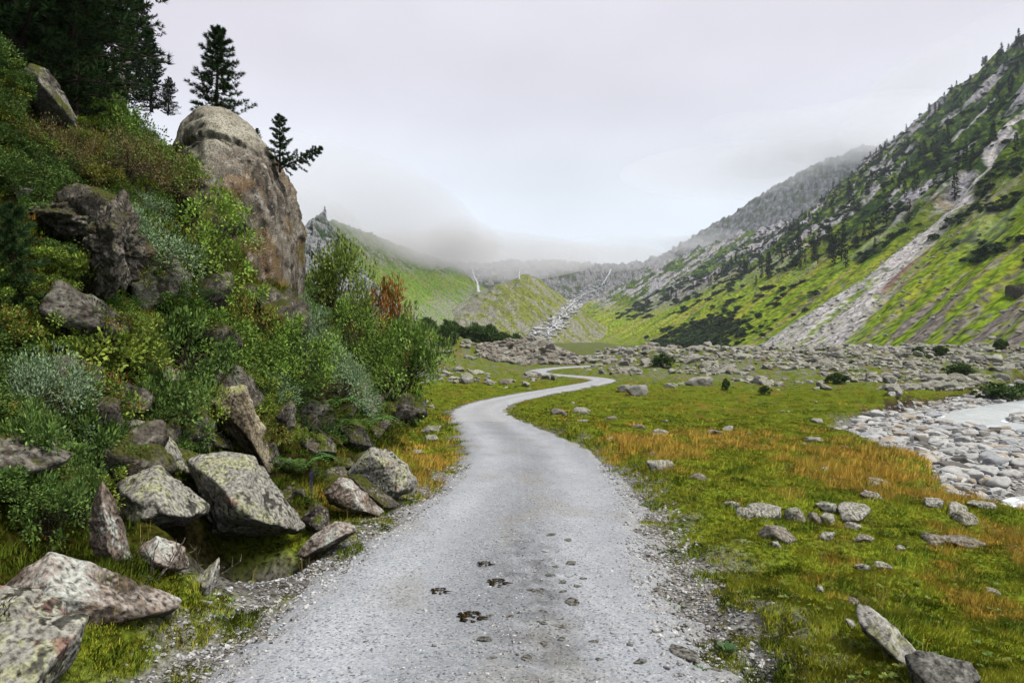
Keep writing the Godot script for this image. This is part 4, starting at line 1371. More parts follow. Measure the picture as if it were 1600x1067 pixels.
func build_stones() -> void:
	rng.seed = 300
	var pale := [angular[0], angular[1], angular[3]]
	var brown := [angular[2], angular[5]]
	var one := [
		[1036, 726, 36, 26, pale, "notched grey stone beside the road on the right, before the golden grass"],
		[1021, 709, 13, 13, pale, "small white stone just above the notched grey stone"],
		[1090, 743, 24, 15, brown, "brown stone in the grass right of the notched grey stone"],
		[1148, 788, 20, 12, pale, "whitish stone at the left end of the meadow rock cluster"],
		[1165, 800, 28, 24, pale, "dark-sided stone in the meadow cluster, second from the left"],
		[1200, 800, 64, 26, pale, "longest grey stone of the meadow cluster, at its upper edge"],
		[1246, 802, 32, 26, [angular[4]], "dark rounded stone in the middle of the meadow cluster"],
		[1272, 806, 26, 22, brown, "brown stone right of the dark one in the meadow cluster"],
		[1214, 830, 64, 30, brown, "pinkish flat stone at the lower side of the meadow cluster"],
		[1293, 809, 22, 16, pale, "little grey stone at the right end of the meadow cluster"],
		[1295, 791, 34, 14, pale, "flat whitish stone behind the right end of the meadow cluster"],
		[1334, 801, 62, 24, pale, "broad pale slab sloping down right of the meadow cluster"],
		[1333, 823, 28, 17, pale, "grey stone in the grass below the broad pale slab"],
		[1298, 836, 26, 12, pale, "flat stone in the grass below the meadow cluster"],
		[1215, 851, 22, 16, pale, "pale pointed stone in front of the pinkish flat stone"],
		[1350, 839, 28, 9, brown, "sunken brown stone in the meadow below the broad slab"],
		[1407, 856, 18, 10, pale, "small white stone alone in the golden grass"],
		[1466, 841, 40, 18, brown, "tan flat stone in the golden grass near the stream"],
		[1503, 847, 60, 15, brown, "long half-buried stone between the tan stone and the stream"],
		[1351, 885, 24, 11, pale, "white oval stone in the green grass of the right meadow"],
		[1376, 883, 20, 12, pale, "grey stone touching the grass right of the white oval one"],
		[1283, 917, 13, 15, pale, "upright white stone in the green grass, nearer than the oval one"],
		[1338, 940, 26, 16, brown, "brownish broken stone at the upper end of the long pale slab"],
		[1330, 973, 20, 11, pale, "small pale stone left of the long slab"],
		[1555, 926, 18, 14, pale, "white stone in tall golden grass near the right edge"],
		[998, 607, 40, 24, pale, "large grey boulder beyond the first bend, right of the road"],
		[977, 606, 24, 16, pale, "smaller boulder leaning on the left of the large grey one"],
		[1101, 595, 36, 18, pale, "lone pale boulder in the green flat before the rubble bank"],
		[1402, 610, 26, 16, pale, "pale boulder on the rubble bank above the eroded bank"],
		[1000, 666, 20, 10, brown, "brown stone at the upper edge of the golden grass by the bend"],
		[905, 640, 20, 10, pale, "flat stone on the grassy bank right of the first bend"],
		[955, 652, 18, 9, brown, "small stone low on the grassy bank beyond the bend"],
		[1276, 657, 22, 9, pale, "dark-based pale stone in the far meadow left of the gravel bar"],
		[1278, 687, 40, 9, pale, "flat white stone edge in the meadow left of the gravel bar"],
		[1070, 1035, 50, 12, track_kinds, "flat dark stone at the right edge of the gravel road"],
		[1115, 1052, 30, 10, track_kinds, "grey stone among the gravel right of the road, near the bottom"],
	]
	for s in one:
		stone("meadow_stone", s[0], s[1], s[2], s[3], s[4], s[5])
	boulder("boulder", "big dark grey block with a flat top in the bottom right corner", [[1412, 1036], [1440, 1024], [1516, 1027], [1532, 1044], [1526, 1085], [1425, 1095]], 3.45, 0.45, "dark_grey", [[0.05, 0.5, 0.85, 0.75], [0.0, -0.1, 1.0, 0.85]], 5)
	boulder("slab", "long pale slab lying in the grass at the lower right", [[1326, 948], [1362, 952], [1410, 985], [1442, 1014], [1440, 1040], [1400, 1040], [1345, 990]], 3.85, 0.4, "field", [[-0.1, 0.75, 0.6, 0.45]], 4)
	var far_rock := slope_at(1594, 455, 6.0)
	var fr := put("boulder", angular[0], self, far_rock)
	fr.mesh = mossy_kinds[0]
	fr.scale = Vector3(4.6, 5.0, 4.6)
	fr.position.y -= 0.5
	tag(fr, "house-sized dark boulder on the green slope at the right edge", "boulder")
	# stones worn out of the wheel track
	var track := [[862, 840, 22, 8], [887, 849, 20, 6], [852, 871, 20, 7], [893, 886, 26, 10], [860, 903, 24, 9], [889, 903, 22, 9], [912, 911, 14, 7], [841, 929, 42, 11], [880, 917, 18, 8], [894, 947, 42, 12], [823, 956, 20, 9], [849, 961, 20, 11], [845, 978, 26, 15], [796, 973, 16, 10], [766, 972, 18, 8], [870, 985, 34, 9], [757, 1011, 28, 11], [773, 1021, 14, 9], [768, 1043, 20, 10], [822, 1041, 26, 9], [930, 1012, 24, 7], [985, 1019, 16, 9], [1003, 1049, 26, 11], [938, 1040, 18, 8], [905, 968, 18, 7], [878, 1003, 20, 8], [918, 985, 22, 7], [960, 1000, 18, 8], [880, 932, 18, 7], [868, 890, 18, 6], [902, 925, 16, 7], [850, 1015, 22, 9]]
	for s in track:
		stone("track_stone", s[0], s[1], s[2] * 0.75, s[3] * 0.6, [track_kinds[0], track_kinds[1], track_kinds[0], rounded[2]], "flat dark stone worn out of the wheel track of the gravel road", "stone", "stones in the wheel track", 0.46)
	# the gravel bar and the stream bed: the largest stones one by one, the rest as one bed
	rng.seed = 77
	var spots := []
	var tries := 0
	while spots.size() < 10500 and tries < 80000:
		tries += 1
		var d := 8.5 * pow(11.0, rng.randf())
		var x := keys(BED, d) + rnd(-0.5, 27.0)
		if x > d * 0.85 + 3.0:
			continue
		var y := ground_y(x, d)
		if g_bed < 0.0 or g_bed > 27.0:
			continue
		if g_stream < (2.1 if d > 36.0 else 1.6) and rng.randf() < 0.9:
			continue
		var s := 0.04 + 0.10 * rng.randf() + 0.36 * pow(rng.randf(), 6.0)
		if d > 40.0 and g_stream > 9.0 and x < keys(BED, d) + 12.0:
			s *= 0.6
		s *= 0.58 + 0.011 * d
		spots.append([s / pow(d, 0.9), s, Vector3(x, y, -d)])
	spots.sort_custom(func(a, b): return a[0] > b[0])
	var beds := [[[], []], [[], []], [[], []], [[], []], [[], []], [[], []], [[], []], [[], []]]
	for i in spots.size():
		var s: float = spots[i][1]
		var p: Vector3 = spots[i][2]
		var flat := rnd(0.6, 0.95)
		var turn := Vector3(rnd(-0.25, 0.25), rnd(0, TAU), rnd(-0.25, 0.25))
		var stretch := Vector3(s * rnd(0.9, 1.35), s * flat, s)
		p.y += s * flat * 0.22
		var kind := rng.randi() % 8
		if i < 285:
			var o := put("river_stone", rounded[kind], self, p)
			o.rotation = turn
			o.scale = stretch
			var says: String = ["pale grey rounded", "whitish rounded", "blue-grey rounded", "light grey smooth", "tan rounded", "bluish smooth", "dark wet-looking", "pale flattened"][kind]
			tag(o, says + " stone lying in the stony stream bed", "stone", says + " stones of the stream bed")
		else:
			beds[kind][0].append(Transform3D(Basis.from_euler(turn).scaled_local(stretch), p))
			var g := rnd(0.8, 1.15)
			beds[kind][1].append(Color(g, g, g))
	for k in 8:
		scatter("river_cobbles", rounded[k], beds[k][0], beds[k][1], "smaller cobbles filling the stream bed between the larger stones", "cobbles")
	# fine shingle between them
	var places := []
	var tints := []
	for i in 22000:
		var d := 8.5 * pow(10.0, rng.randf())
		var x := keys(BED, d) + rnd(-0.8, 26.0)
		if x > d * 0.85 + 2.0:
			continue
		var y := ground_y(x, d)
		if g_bed < -0.1 or g_bed > 27.0 or g_stream < 1.2:
			continue
		var s := rnd(0.02, 0.06) * (0.6 + d * 0.035)
		places.append(Transform3D(Basis.from_euler(Vector3(rnd(-0.5, 0.5), rnd(0, TAU), 0)).scaled_local(Vector3(s * 1.2, s * 0.7, s)), Vector3(x, y, -d)))
		var g := rnd(0.6, 1.2)
		tints.append(Color(g, g, g * 1.02))
	scatter("shingle", rock_kinds[1], places, tints, "fine pale shingle of the gravel bar beside the stream", "shingle")

func build_rubble() -> void:
	# the bank of rubble across the flat on the right, and the heap left of the far bend
	rng.seed = 501
	var spots := []
	for i in 15000:
		var d := rnd(74.0, 185.0)
		var x := rnd(8.0, d * 0.86 + 6.0)
		var y := ground_y(x, d)
		if g_road < 3.5 or (g_bed > -1.0 and g_bed < 20.0 and d < 118.0):
			continue
		var thick := nz.get_noise_2d(x * 0.07, d * 0.05) + 0.75 * smoothstep(92.0, 112.0, d) - 0.42 + 0.3 * smoothstep(20.0, 50.0, x)
		if rng.randf() > smoothstep(-0.35, 0.35, thick) * smoothstep(12.0, 36.0, x + d * 0.03):
			continue
		var s := 0.15 + 0.28 * rng.randf() + 0.85 * pow(rng.randf(), 9.0)
		spots.append([s / d, s, Vector3(x, y, -d), 0])
	for i in 760:
		var a := rnd(0, TAU)
		var r := sqrt(rng.randf())
		var x := 3.5 + cos(a) * r * 10.5
		var d := 136.0 + sin(a) * r * 8.0
		var y := ground_y(x, d)
		if g_road < 2.6:
			continue
		spots.append([0.0, 0.3 + 0.4 * rng.randf() + 0.7 * pow(rng.randf(), 4.0), Vector3(x, y, -d), 1])
		spots[-1][0] = spots[-1][1] / d
	# rock ribs in the left meadow
	for c in [[700, 588, 46, 34], [668, 583, 30, 22], [735, 592, 30, 18], [800, 600, 40, 18], [770, 548, 60, 24], [700, 545, 40, 16], [660, 570, 25, 12], [845, 588, 18, 14]]:
		for i in int(c[3]):
			var p := hit(c[0] + rnd(-1, 1) * c[2], c[1] + rnd(-1, 1) * c[2] * 0.25, 30.0)
			if g_road < 2.6 or -p.z > 170.0:
				continue
			var s := (0.22 + 0.5 * pow(rng.randf(), 2.5)) * -p.z / 75.0
			spots.append([s / -p.z, s, p, 2])
	# scattered through the meadows
	for i in 520:
		var d := 9.0 * pow(11.0, rng.randf())
		var x := rnd(-0.4 * d, 0.72 * d)
		var y := ground_y(x, d)
		if g_road < ROAD_HALF + 0.5 or g_hill > -0.5 or g_bed > -0.5:
			continue
		if nz.get_noise_2d(x * 0.15 + 11, d * 0.1) < rnd(-0.1, 0.5):
			continue
		var s := 0.05 + 0.1 * rng.randf() + 0.008 * d * pow(rng.randf(), 3.0)
		spots.append([s / d, s, Vector3(x, y, -d), 3])
	spots.sort_custom(func(a, b): return a[0] > b[0])
	var singles := 0
	var rest := [[[], []], [[], []], [[], []], [[], []], [[], []], [[], []]]
	for q in spots:
		var s: float = q[1]
		var p: Vector3 = q[2]
		var kind: int = [0, 1, 3, 4][rng.randi() % 4] if q[3] != 1 else [2, 5, 2, 0][rng.randi() % 4]
		if rng.randf() < 0.15:
			kind = 2
		var turn := Vector3(rnd(-0.35, 0.35), rnd(0, TAU), rnd(-0.35, 0.35))
		var stretch := Vector3(s * rnd(0.9, 1.4), s * rnd(0.6, 0.95), s)
		p.y += s * 0.18
		if singles < 270:
			singles += 1
			var o := put("rubble_boulder", angular[kind], self, p)
			o.rotation = turn
			o.scale = stretch
			var place: Array = [["on the rubble bank across the valley flat", "boulders of the rubble bank"], ["in the brown rubble heap left of the far bend", "boulders of the rubble heap"], ["of a low rock rib in the left meadow", "rocks in the left meadow"], ["half sunk in the grass of the meadow", "stones scattered in the meadow"]][q[3]]
			var says: String = ["grey angular", "pale angular", "brown angular", "light grey blocky", "lichened", "tan blocky"][kind]
			tag(o, says + " boulder " + place[0], "boulder", says + " " + place[1])
		else:
			rest[kind][0].append(Transform3D(Basis.from_euler(turn).scaled_local(stretch), p))
			var g := rnd(0.95, 1.5)
			rest[kind][1].append(Color(g, g, g))
	for k in 6:
		scatter("rubble", angular[k], rest[k][0], rest[k][1], "smaller broken stones between the boulders of the valley flat", "rubble")

func build_water() -> void:
	var pts := PackedVector3Array()
	var wid := PackedFloat32Array()
	for p in stream_pts:
		if p.y > 125.0 or p.y < 1.0:
			continue
		var y := keys(BED_Y, p.y) - 0.06
		pts.append(Vector3(p.x, y, -p.y))
		wid.append(4.4 if p.y > 40.0 else lerpf(1.1, 4.4, smoothstep(20.0, 42.0, p.y)))
	tag(put("stream", ribbon("stream", pts, wid, M.water, lin(0.48, 0.52, 0.55), 0.35)), "milky pale blue mountain stream running between the stones", "stream", "", "structure")
	# broken white water
	rng.seed = 15
	var b := MB.new()
	for i in 1100:
		var p := stream_pts[rng.randi() % stream_pts.size()]
		if p.y > 80.0 or p.y < 9.0:
			continue
		var x := p.x + rnd(-2.2, 2.2) * (1.0 if p.y > 36.0 else 0.4)
		var y := keys(BED_Y, p.y) - 0.02
		var s := rnd(0.12, 0.45)
		var k := b.v.size()
		b.v.append(Vector3(x, y + rnd(0.04, 0.11), -p.y))
		b.n.append(Vector3.UP)
		b.c.append(lin(0.8, 0.82, 0.84))
		for j in 9:
			var a := TAU * j / 9
			b.v.append(Vector3(x + cos(a) * s * rnd(0.6, 1.3), y - 0.02, -p.y + sin(a) * s * rnd(0.35, 0.8)))
			b.n.append(Vector3.UP)
			b.c.append(lin(0.7, 0.74, 0.78))
		for j in 9:
			b.tri(k, k + 1 + j, k + 1 + (j + 1) % 9)
	b.smooth()
	tag(put("white_water", b.mesh(M.foam)), "patches of white foam on the rapids of the stream", "foam", "", "stuff")

func build_pebbles() -> void:
	rng.seed = 808
	var places := []
	var tints := []
	for i in 42000:
		var d := 2.6 * pow(5.2, rng.randf())
		var x := rnd(-2.2, 3.6)
		set_row(d)
		var away := near_line(r_road, x, d)
		var edge := away > ROAD_HALF - 0.35
		if away > ROAD_HALF + (0.1 if x < 0 else 0.3) and rng.randf() < (away - 1.5) * 1.6:
			continue
		if not edge and rng.randf() < 0.35 + 0.05 * d:
			continue
		if absf(away - 0.78) < 0.3 and rng.randf() < 0.65:
			continue
		var y := ground_y(x, d) + 0.005
		if away < ROAD_HALF + 0.15:
			y = maxf(road_y(x, d, away), y)
		var s := (rnd(0.003, 0.007) + 0.010 * pow(rng.randf(), 6.0)) * (0.8 + d * 0.04)
		y -= s * 0.25
		if edge:
			s *= 1.5
		places.append(Transform3D(Basis.from_euler(Vector3(rnd(-0.6, 0.6), rnd(0, TAU), rnd(-0.6, 0.6))).scaled_local(Vector3(s * 1.25, s * 0.8, s)), Vector3(x, y, -d)))
		var g := rnd(0.55, 1.15)
		tints.append(Color(g, g, g * 1.03))
	scatter("gravel", rock_kinds[1], places, tints, "loose pale gravel lying on the road and its edges", "gravel")

func build_grass() -> void:
	var green := []
	var dry := []
	var herb := []
	for i in 3:
		green.append(grass_tuft(900 + i, 46, 0.085, 0.050, 0.0038, lin(0.185, 0.245, 0.022), lin(0.31, 0.375, 0.038), lin(0.46, 0.465, 0.07), 0.8))
		dry.append(grass_tuft(930 + i, 44, 0.09, 0.11, 0.0026, lin(0.24, 0.19, 0.03), lin(0.46, 0.31, 0.055), lin(0.68, 0.47, 0.11), 0.8))
		herb.append(grass_tuft(960 + i, 34, 0.08, 0.085, 0.0050, lin(0.075, 0.13, 0.016), lin(0.14, 0.225, 0.026), lin(0.23, 0.29, 0.04), 0.85))
	var lists := []
	for i in 9:
		lists.append([[], []])
	rng.seed = 4242
	for i in 84000:
		var d := 2.4 * pow(42.0, pow(rng.randf(), 0.9))
		var x := rnd(-0.82, 0.84) * d + rnd(-0.6, 0.6)
		var y := ground_y(x, d)
		var edge := ROAD_HALF + 0.02 + nz.get_noise_2d(x * 2.2, d * 1.3) * 0.5 + (0.0 if d > 30.0 else 0.05)
		if x > 0 and d < 14.0:
			edge += 0.22 * smoothstep(13.0, 6.0, d) + nz.get_noise_2d(x * 1.1 + 7, d * 1.1) * 0.7
		if g_road < edge or g_bed > -0.15 + nz.get_noise_2d(x, d) * 0.4:
			continue
		if g_hill > 0.25 + nz.get_noise_2d(x * 1.7, d * 1.7) * 0.8:
			if rng.randf() < 0.45:
				continue
		if x < -1.2 and exp(-pow((x + 2.35) / 0.8, 2) - pow((d - 5.95) / 1.05, 2)) > 0.42:
			continue
		if x < -1.2 and d < 9.0 and exp(-pow((x + 2.55) / 0.75, 2) - pow((d - 6.35) / 0.65, 2)) > 0.3:
			continue
		var wide := clampf(d / 8.5, 0.75, 3.4)
		var k := rng.randi() % 3
		var high := rnd(0.7, 1.3) * clampf(wide, 0.8, 1.7)
		var g := gold(x, d) * (0.12 if g_hill > 0.3 else 0.68)
		var tint := rnd(0.75, 1.25) * (0.42 if g_hill > 0.3 else (0.72 if x < -1.0 and d < 12.0 else 1.0))
		var which := k
		if rng.randf() < g * 0.85:
			which = 3 + k
			if d > 30.0:
				high *= 0.8
		elif nz.get_noise_2d(x * 1.3 + 33, d * 1.3) > rnd(0.15, 0.6) or g_hill > 0.4:
			which = 6 + k
			high *= 0.9
		high *= 0.65 + 0.9 * smoothstep(-0.1, 0.4, nz.get_noise_2d(x * 2.1 + 15, d * 2.1))
		lists[which][0].append(Transform3D(Basis(Vector3.UP, rnd(0, TAU)).scaled_local(Vector3(wide, high, wide)), Vector3(x, y, -d)))
		lists[which][1].append(Color(tint * rnd(0.9, 1.15), tint, tint))
	for k in 3:
		scatter("turf", green[k], lists[k][0], lists[k][1], "short mossy green turf of the meadow beside the road", "grass")
		scatter("golden_grass", dry[k], lists[3 + k][0], lists[3 + k][1], "golden dry grass standing in patches on the meadow", "grass")
		scatter("meadow_herbs", herb[k], lists[6 + k][0], lists[6 + k][1], "darker green tufts among the short turf", "grass")

	# single tall dry stems standing over the turf
	var stem := grass_tuft(990, 8, 0.12, 0.24, 0.0014, lin(0.20, 0.16, 0.04), lin(0.30, 0.23, 0.06), lin(0.46, 0.34, 0.11), 0.8)
	rng.seed = 516
	var sp := []
	var st := []
	for i in 2600:
		var d := 2.8 * pow(11.0, rng.randf())
		var x := rnd(-0.6, 0.85) * d
		var y := ground_y(x, d)
		if g_road < ROAD_HALF + 0.1 or g_bed > -0.1 or g_hill > 1.0 or nz.get_noise_2d(x * 0.5 + 41, d * 0.4) + gold(x, d) * 0.5 < rnd(-0.1, 0.6):
			continue
		var s := rnd(0.5, 1.2)
		sp.append(Transform3D(Basis(Vector3.UP, rnd(0, TAU)).scaled_local(Vector3(s, s, s)), Vector3(x, y, -d)))
		var g := rnd(0.6, 1.2)
		st.append(Color(g, g, g))
	scatter("dry_stems", stem, sp, st, "thin tall dry stems standing over the meadow turf", "grass")
	# small broad-leaved herbs in the near turf
	rng.seed = 515
	var ros := MB.new()
	for i in 14:
		var a := i * 2.4
		var out := Vector3(cos(a), rnd(0.2, 0.7), sin(a)).normalized()
		ros.leaf(out * 0.008 + Vector3(0, 0.01, 0), out * rnd(0.03, 0.055), Vector3(-sin(a), 0, cos(a)) * 0.011, (Vector3.UP + out * -0.2).normalized(), lin(0.07, 0.12, 0.022) * rnd(0.7, 1.5))
	var places := []
	var tints := []
	for i in 3400:
		var d := 2.6 * pow(7.0, rng.randf())
		var x := rnd(-0.5, 0.85) * d
		var y := ground_y(x, d)
		if g_road < ROAD_HALF + 0.15 or g_bed > -0.3 or g_hill > 1.2 or nz.get_noise_2d(x * 0.9 + 70, d * 0.9) < rnd(-0.2, 0.3):
			continue
		var s := rnd(0.25, 0.75) * (0.7 + 0.03 * d)
		places.append(Transform3D(Basis.from_euler(Vector3(rnd(-0.3, 0.3), rnd(0, TAU), rnd(-0.3, 0.3))).scaled_local(Vector3(s, s, s)), Vector3(x, y + 0.015, -d)))
		var g := rnd(0.6, 1.4)
		tints.append(Color(g * rnd(0.8, 1.5), g, g))
	scatter("small_herbs", ros.mesh(M.leaf), places, tints, "small broad-leaved herbs growing in the near turf", "herbs")

func build_hillside_plants() -> void:
	var rose := []
	var bil := []
	for i in 3:
		rose.append(shrub(100 + i, 0.5, 0.42, 34, 100, Vector2(0.044, 0.021), lin(0.026, 0.055, 0.014), lin(0.10, 0.165, 0.034), lin(0.10, 0.08, 0.06)))
		bil.append(shrub(120 + i, 0.5, 0.34, 34, 110, Vector2(0.034, 0.022), lin(0.055, 0.088, 0.014), lin(0.175, 0.225, 0.034), lin(0.09, 0.06, 0.04), 0.0, Vector3.ZERO, lin(0.13, 0.06, 0.02) if i == 1 else Color(-1, 0, 0)))
	var willow := shrub(140, 1.0, 1.25, 62, 120, Vector2(0.062, 0.024), lin(0.085, 0.14, 0.075), lin(0.19, 0.255, 0.155), lin(0.12, 0.10, 0.08))
	var willow2 := shrub(141, 1.0, 1.0, 58, 130, Vector2(0.055, 0.024), lin(0.075, 0.13, 0.06), lin(0.17, 0.23, 0.13), lin(0.12, 0.10, 0.08))
	var alder := shrub(150, 1.0, 1.2, 66, 130, Vector2(0.062, 0.042), lin(0.05, 0.10, 0.016), lin(0.145, 0.225, 0.034), lin(0.07, 0.055, 0.045), 0.25)
	var alder2 := shrub(151, 1.0, 1.5, 66, 120, Vector2(0.07, 0.046), lin(0.06, 0.10, 0.018), lin(0.15, 0.195, 0.035), lin(0.07, 0.055, 0.045), 0.2)
	var leaning := shrub(152, 1.0, 0.95, 70, 135, Vector2(0.06, 0.036), lin(0.045, 0.09, 0.016), lin(0.13, 0.21, 0.034), lin(0.05, 0.04, 0.035), 0.35, Vector3(0.35, 0, 0.1))
	var rowan := shrub(160, 1.0, 0.8, 54, 110, Vector2(0.07, 0.028), lin(0.13, 0.055, 0.012), lin(0.24, 0.10, 0.02), lin(0.08, 0.06, 0.05), 0.1, Vector3(0.4, 0, 0), lin(0.07, 0.08, 0.02))
	var sapling := shrub(170, 0.55, 1.7, 110, 46, Vector2(0.055, 0.036), lin(0.085, 0.15, 0.022), lin(0.19, 0.27, 0.045), lin(0.12, 0.10, 0.07), 0.45)
	var heather := shrub(180, 0.8, 0.55, 52, 150, Vector2(0.03, 0.010), lin(0.05, 0.055, 0.016), lin(0.11, 0.10, 0.035), lin(0.11, 0.08, 0.06), 0.0, Vector3.ZERO, lin(0.10, 0.05, 0.02))
	# the shrubs that stand out one by one: base, top and width in the photograph
	var list := [
		[55, 690, 556, 150, willow, "pale blue-green willow at the far left edge above the dark dwarf shrubs", "willow"],
		[120, 735, 640, 130, rose[0], "dark dwarf shrub overhanging the greenish lichened boulder from the left", "shrub"],
		[30, 760, 660, 150, rose[1], "dark dwarf shrub below the pale willow at the left edge", "shrub"],
		[335, 486, 288, 116, sapling, "bright green upright sapling in front of the big domed outcrop", "sapling"],
		[520, 545, 372, 118, alder2, "tall yellow-green alder hiding the right foot of the big outcrop", "shrub"],
		[580, 575, 440, 126, rowan, "red-brown autumn shrub on the crest above the road bend", "shrub"],
		[612, 640, 496, 150, leaning, "round dark green shrub with bare leaning stems nearest to the road bend", "shrub"],
		[520, 640, 545, 120, willow2, "silvery willow left of the round shrub at the road bend", "willow"],
		[440, 600, 498, 130, alder, "mid-green alder below the brown face of the outcrop", "shrub"],
		[545, 590, 470, 110, alder, "leafy green shrub between the red-brown shrub and the silvery willow", "shrub"],
		[250, 318, 222, 110, alder2, "light green shrub on the ledge left of the smooth pale rock", "shrub"],
		[175, 290, 196, 190, heather, "brownish heather-like shrub high on the left slope", "shrub"],
		[60, 260, 180, 160, heather, "brown and green heather-like shrub at the left edge under the grey speckled rock", "shrub"],
		[215, 300, 240, 110, heather, "dark heather-like cushion beside the light green ledge shrub", "shrub"],
		[100, 480, 385, 130, bil[0], "yellow-green bilberry shrub beneath the dark cave-like ledge", "shrub"],
		[150, 580, 480, 200, bil[2], "broad bilberry shrub in the middle of the left slope", "shrub"],
		[270, 600, 500, 150, rose[2], "deep green shrub above the small pale rounded rock", "shrub"],
		[345, 590, 490, 150, alder, "green alder in the hollow right of the deep green shrub", "shrub"],
		[240, 690, 590, 150, rose[0], "dense green shrub hanging over the smooth rounded boulder", "shrub"],
		[290, 660, 590, 110, bil[0], "light green shrub between the dense shrub and the striped slab", "shrub"],
		[120, 650, 570, 150, bil[1], "shrub with reddish leaves behind the pale willow", "shrub"],
		[380, 540, 455, 110, bil[1], "rusty-leaved shrub at the foot of the outcrop's brown face", "shrub"],
		[470, 560, 470, 80, willow2, "small silvery shrub at the lower right corner of the outcrop", "willow"],
		[240, 500, 430, 120, alder, "fern-green shrub in the dark gap right of the overhanging rock face", "shrub"],
		[60, 850, 760, 120, rose[2], "dark shrub low at the left edge above the wedge-shaped boulder", "shrub"],
		[120, 830, 745, 80, rose[1], "dark twiggy shrub beside the narrow upright slab", "shrub"],
	]
	for s in list:
		var p := hit(s[0], s[1])
		var k := -p.z / FOC
		var w: float = s[3] * k
		var h: float = (s[1] - s[2]) * k
		var base: Array = s[4]
		var half := 0.5
		var tall := 0.4
		if base == willow or base == alder: half = 1.0; tall = 1.25
		elif base == willow2: half = 1.0; tall = 1.05
		elif base == alder2: half = 1.0; tall = 1.55
		elif base == leaning: half = 1.1; tall = 1.0
		elif base == rowan: half = 1.1; tall = 0.9
		elif base == sapling: half = 0.6; tall = 1.75
		elif base == heather: half = 0.8; tall = 0.6
		p.y -= h * 0.06
		p.z -= w * 0.15
		plant("sapling" if base == sapling else "shrub", base, p, Vector3(w * 0.5 / half, h / tall, w * 0.5 / half), rnd(-0.5, 0.5) if base == leaning or base == rowan else rnd(0, TAU), s[5], s[6])
	# many more dwarf shrubs on the slope, each a plant of its own
	rng.seed = 61
	var kinds := [rose[0], rose[1], rose[2], bil[0], bil[1], bil[2], heather, alder, willow2]
	var says := ["dark green dwarf shrub among the others on the left hillside", "deep green leathery-leaved dwarf shrub on the left hillside", "dense dark dwarf shrub on the left hillside", "yellow-green bilberry bush on the left hillside", "bilberry bush with some red leaves on the left hillside", "light green low bush on the left hillside", "brownish heather-like bush on the left hillside", "mid-green alder bush on the left hillside", "silvery-leaved willow bush on the left hillside"]
	var n := 0
	var cover := []
	var tint := []
	for i in 6:
		cover.append([])
		tint.append([])
	for i in 9000:
		var d := 2.5 * pow(17.0, rng.randf())
		set_row(d)
		var x := r_toe - 0.5 - (d * 0.95 - 0.2) * rng.randf()
		var y := ground_y(x, d)
		if g_hill < 0.55 or x < -0.82 * d - 1.5:
			continue
		var verge := smoothstep(0.6, 2.2, g_hill + nz.get_noise_2d(x * 0.9, d * 0.9) * 1.2)
		var open := nz.get_noise_2d(x * 0.45 + 60, d * 0.45 + y * 0.3)
		if rng.randf() > verge * (0.80 if open < 0.16 else 0.18):
			continue
		var kind := rng.randi() % 6
		var zone := nz.get_noise_2d(x * 0.25 + 5, d * 0.25 + y * 0.2)
		if zone > 0.05:
			kind = rng.randi() % 3 if rng.randf() < 0.75 else kind
		else:
			kind = 3 + rng.randi() % 3 if rng.randf() < 0.65 else kind
		var p := Vector3(x, y - 0.06, -d)
		var size := rnd(0.55, 1.05) * (0.62 + 0.024 * d)
		var seen := Vector2(800.0 + x / d * FOC, HOR - (y + size * 0.2 - EYE) / d * FOC)
		var hidden := false
		for q in clear:
			if d < q[1] + 0.25 and q[0].grow(size * 0.12 * FOC / d).has_point(seen):
				hidden = true
				break
		if hidden:
			continue
		if n < 250 and rng.randf() < 0.2:
			n += 1
			var k := kind
			if d > 9.0 and rng.randf() < 0.3:
				k = 6 + rng.randi() % 3
				size *= 0.8
			plant("dwarf_shrub" if k < 7 else "shrub", kinds[k], p, Vector3(size, size * rnd(0.8, 1.3), size) * 1.1, rnd(0, TAU), says[k], "shrub", "dwarf shrubs: " + says[k])
		else:
			cover[kind].append(Transform3D(Basis.from_euler(Vector3(rnd(-0.2, 0.2), rnd(0, TAU), rnd(-0.2, 0.2))).scaled_local(Vector3(size, size * rnd(0.6, 1.1), size)), p))
			var g := rnd(0.65, 1.2)
			tint[kind].append(Color(g * rnd(0.9, 1.15), g, g))
	for k in 6:
		scatter("undergrowth", kinds[k][1].duplicate(), cover[k], tint[k], "low undergrowth covering the left hillside between the shrubs", "undergrowth")
	# rocks that show between the shrubs
	rng.seed = 66
	for i in 30:
		var px := rnd(0, 640)
		var p := hit(px, rnd(330, 760))
		if g_hill < 1.0 or -p.z > 30.0 or -p.z < 4.0:
			continue
		var sz := rnd(0.16, 0.42) * (0.7 + 0.05 * -p.z)
		var k := rng.randi() % 3
		var rk := put("slope_rock", mossy_kinds[k], self, p + Vector3(0, sz * 0.35, sz * 0.3))
		rk.scale = Vector3(sz * rnd(0.9, 1.5), sz, sz)
		rk.rotation = Vector3(rnd(-0.6, 0.6), rnd(0, TAU), rnd(-0.6, 0.6))
		tag(rk, ["mossy dark rock", "brown mossy rock", "grey mossy rock"][k] + " showing between the shrubs of the left hillside", "rock", "rocks between the shrubs: " + ["dark", "brown", "grey"][k])
	# ferns in the damp gap between the rock face and the sapling
	rng.seed = 64
	var fr := MB.new()
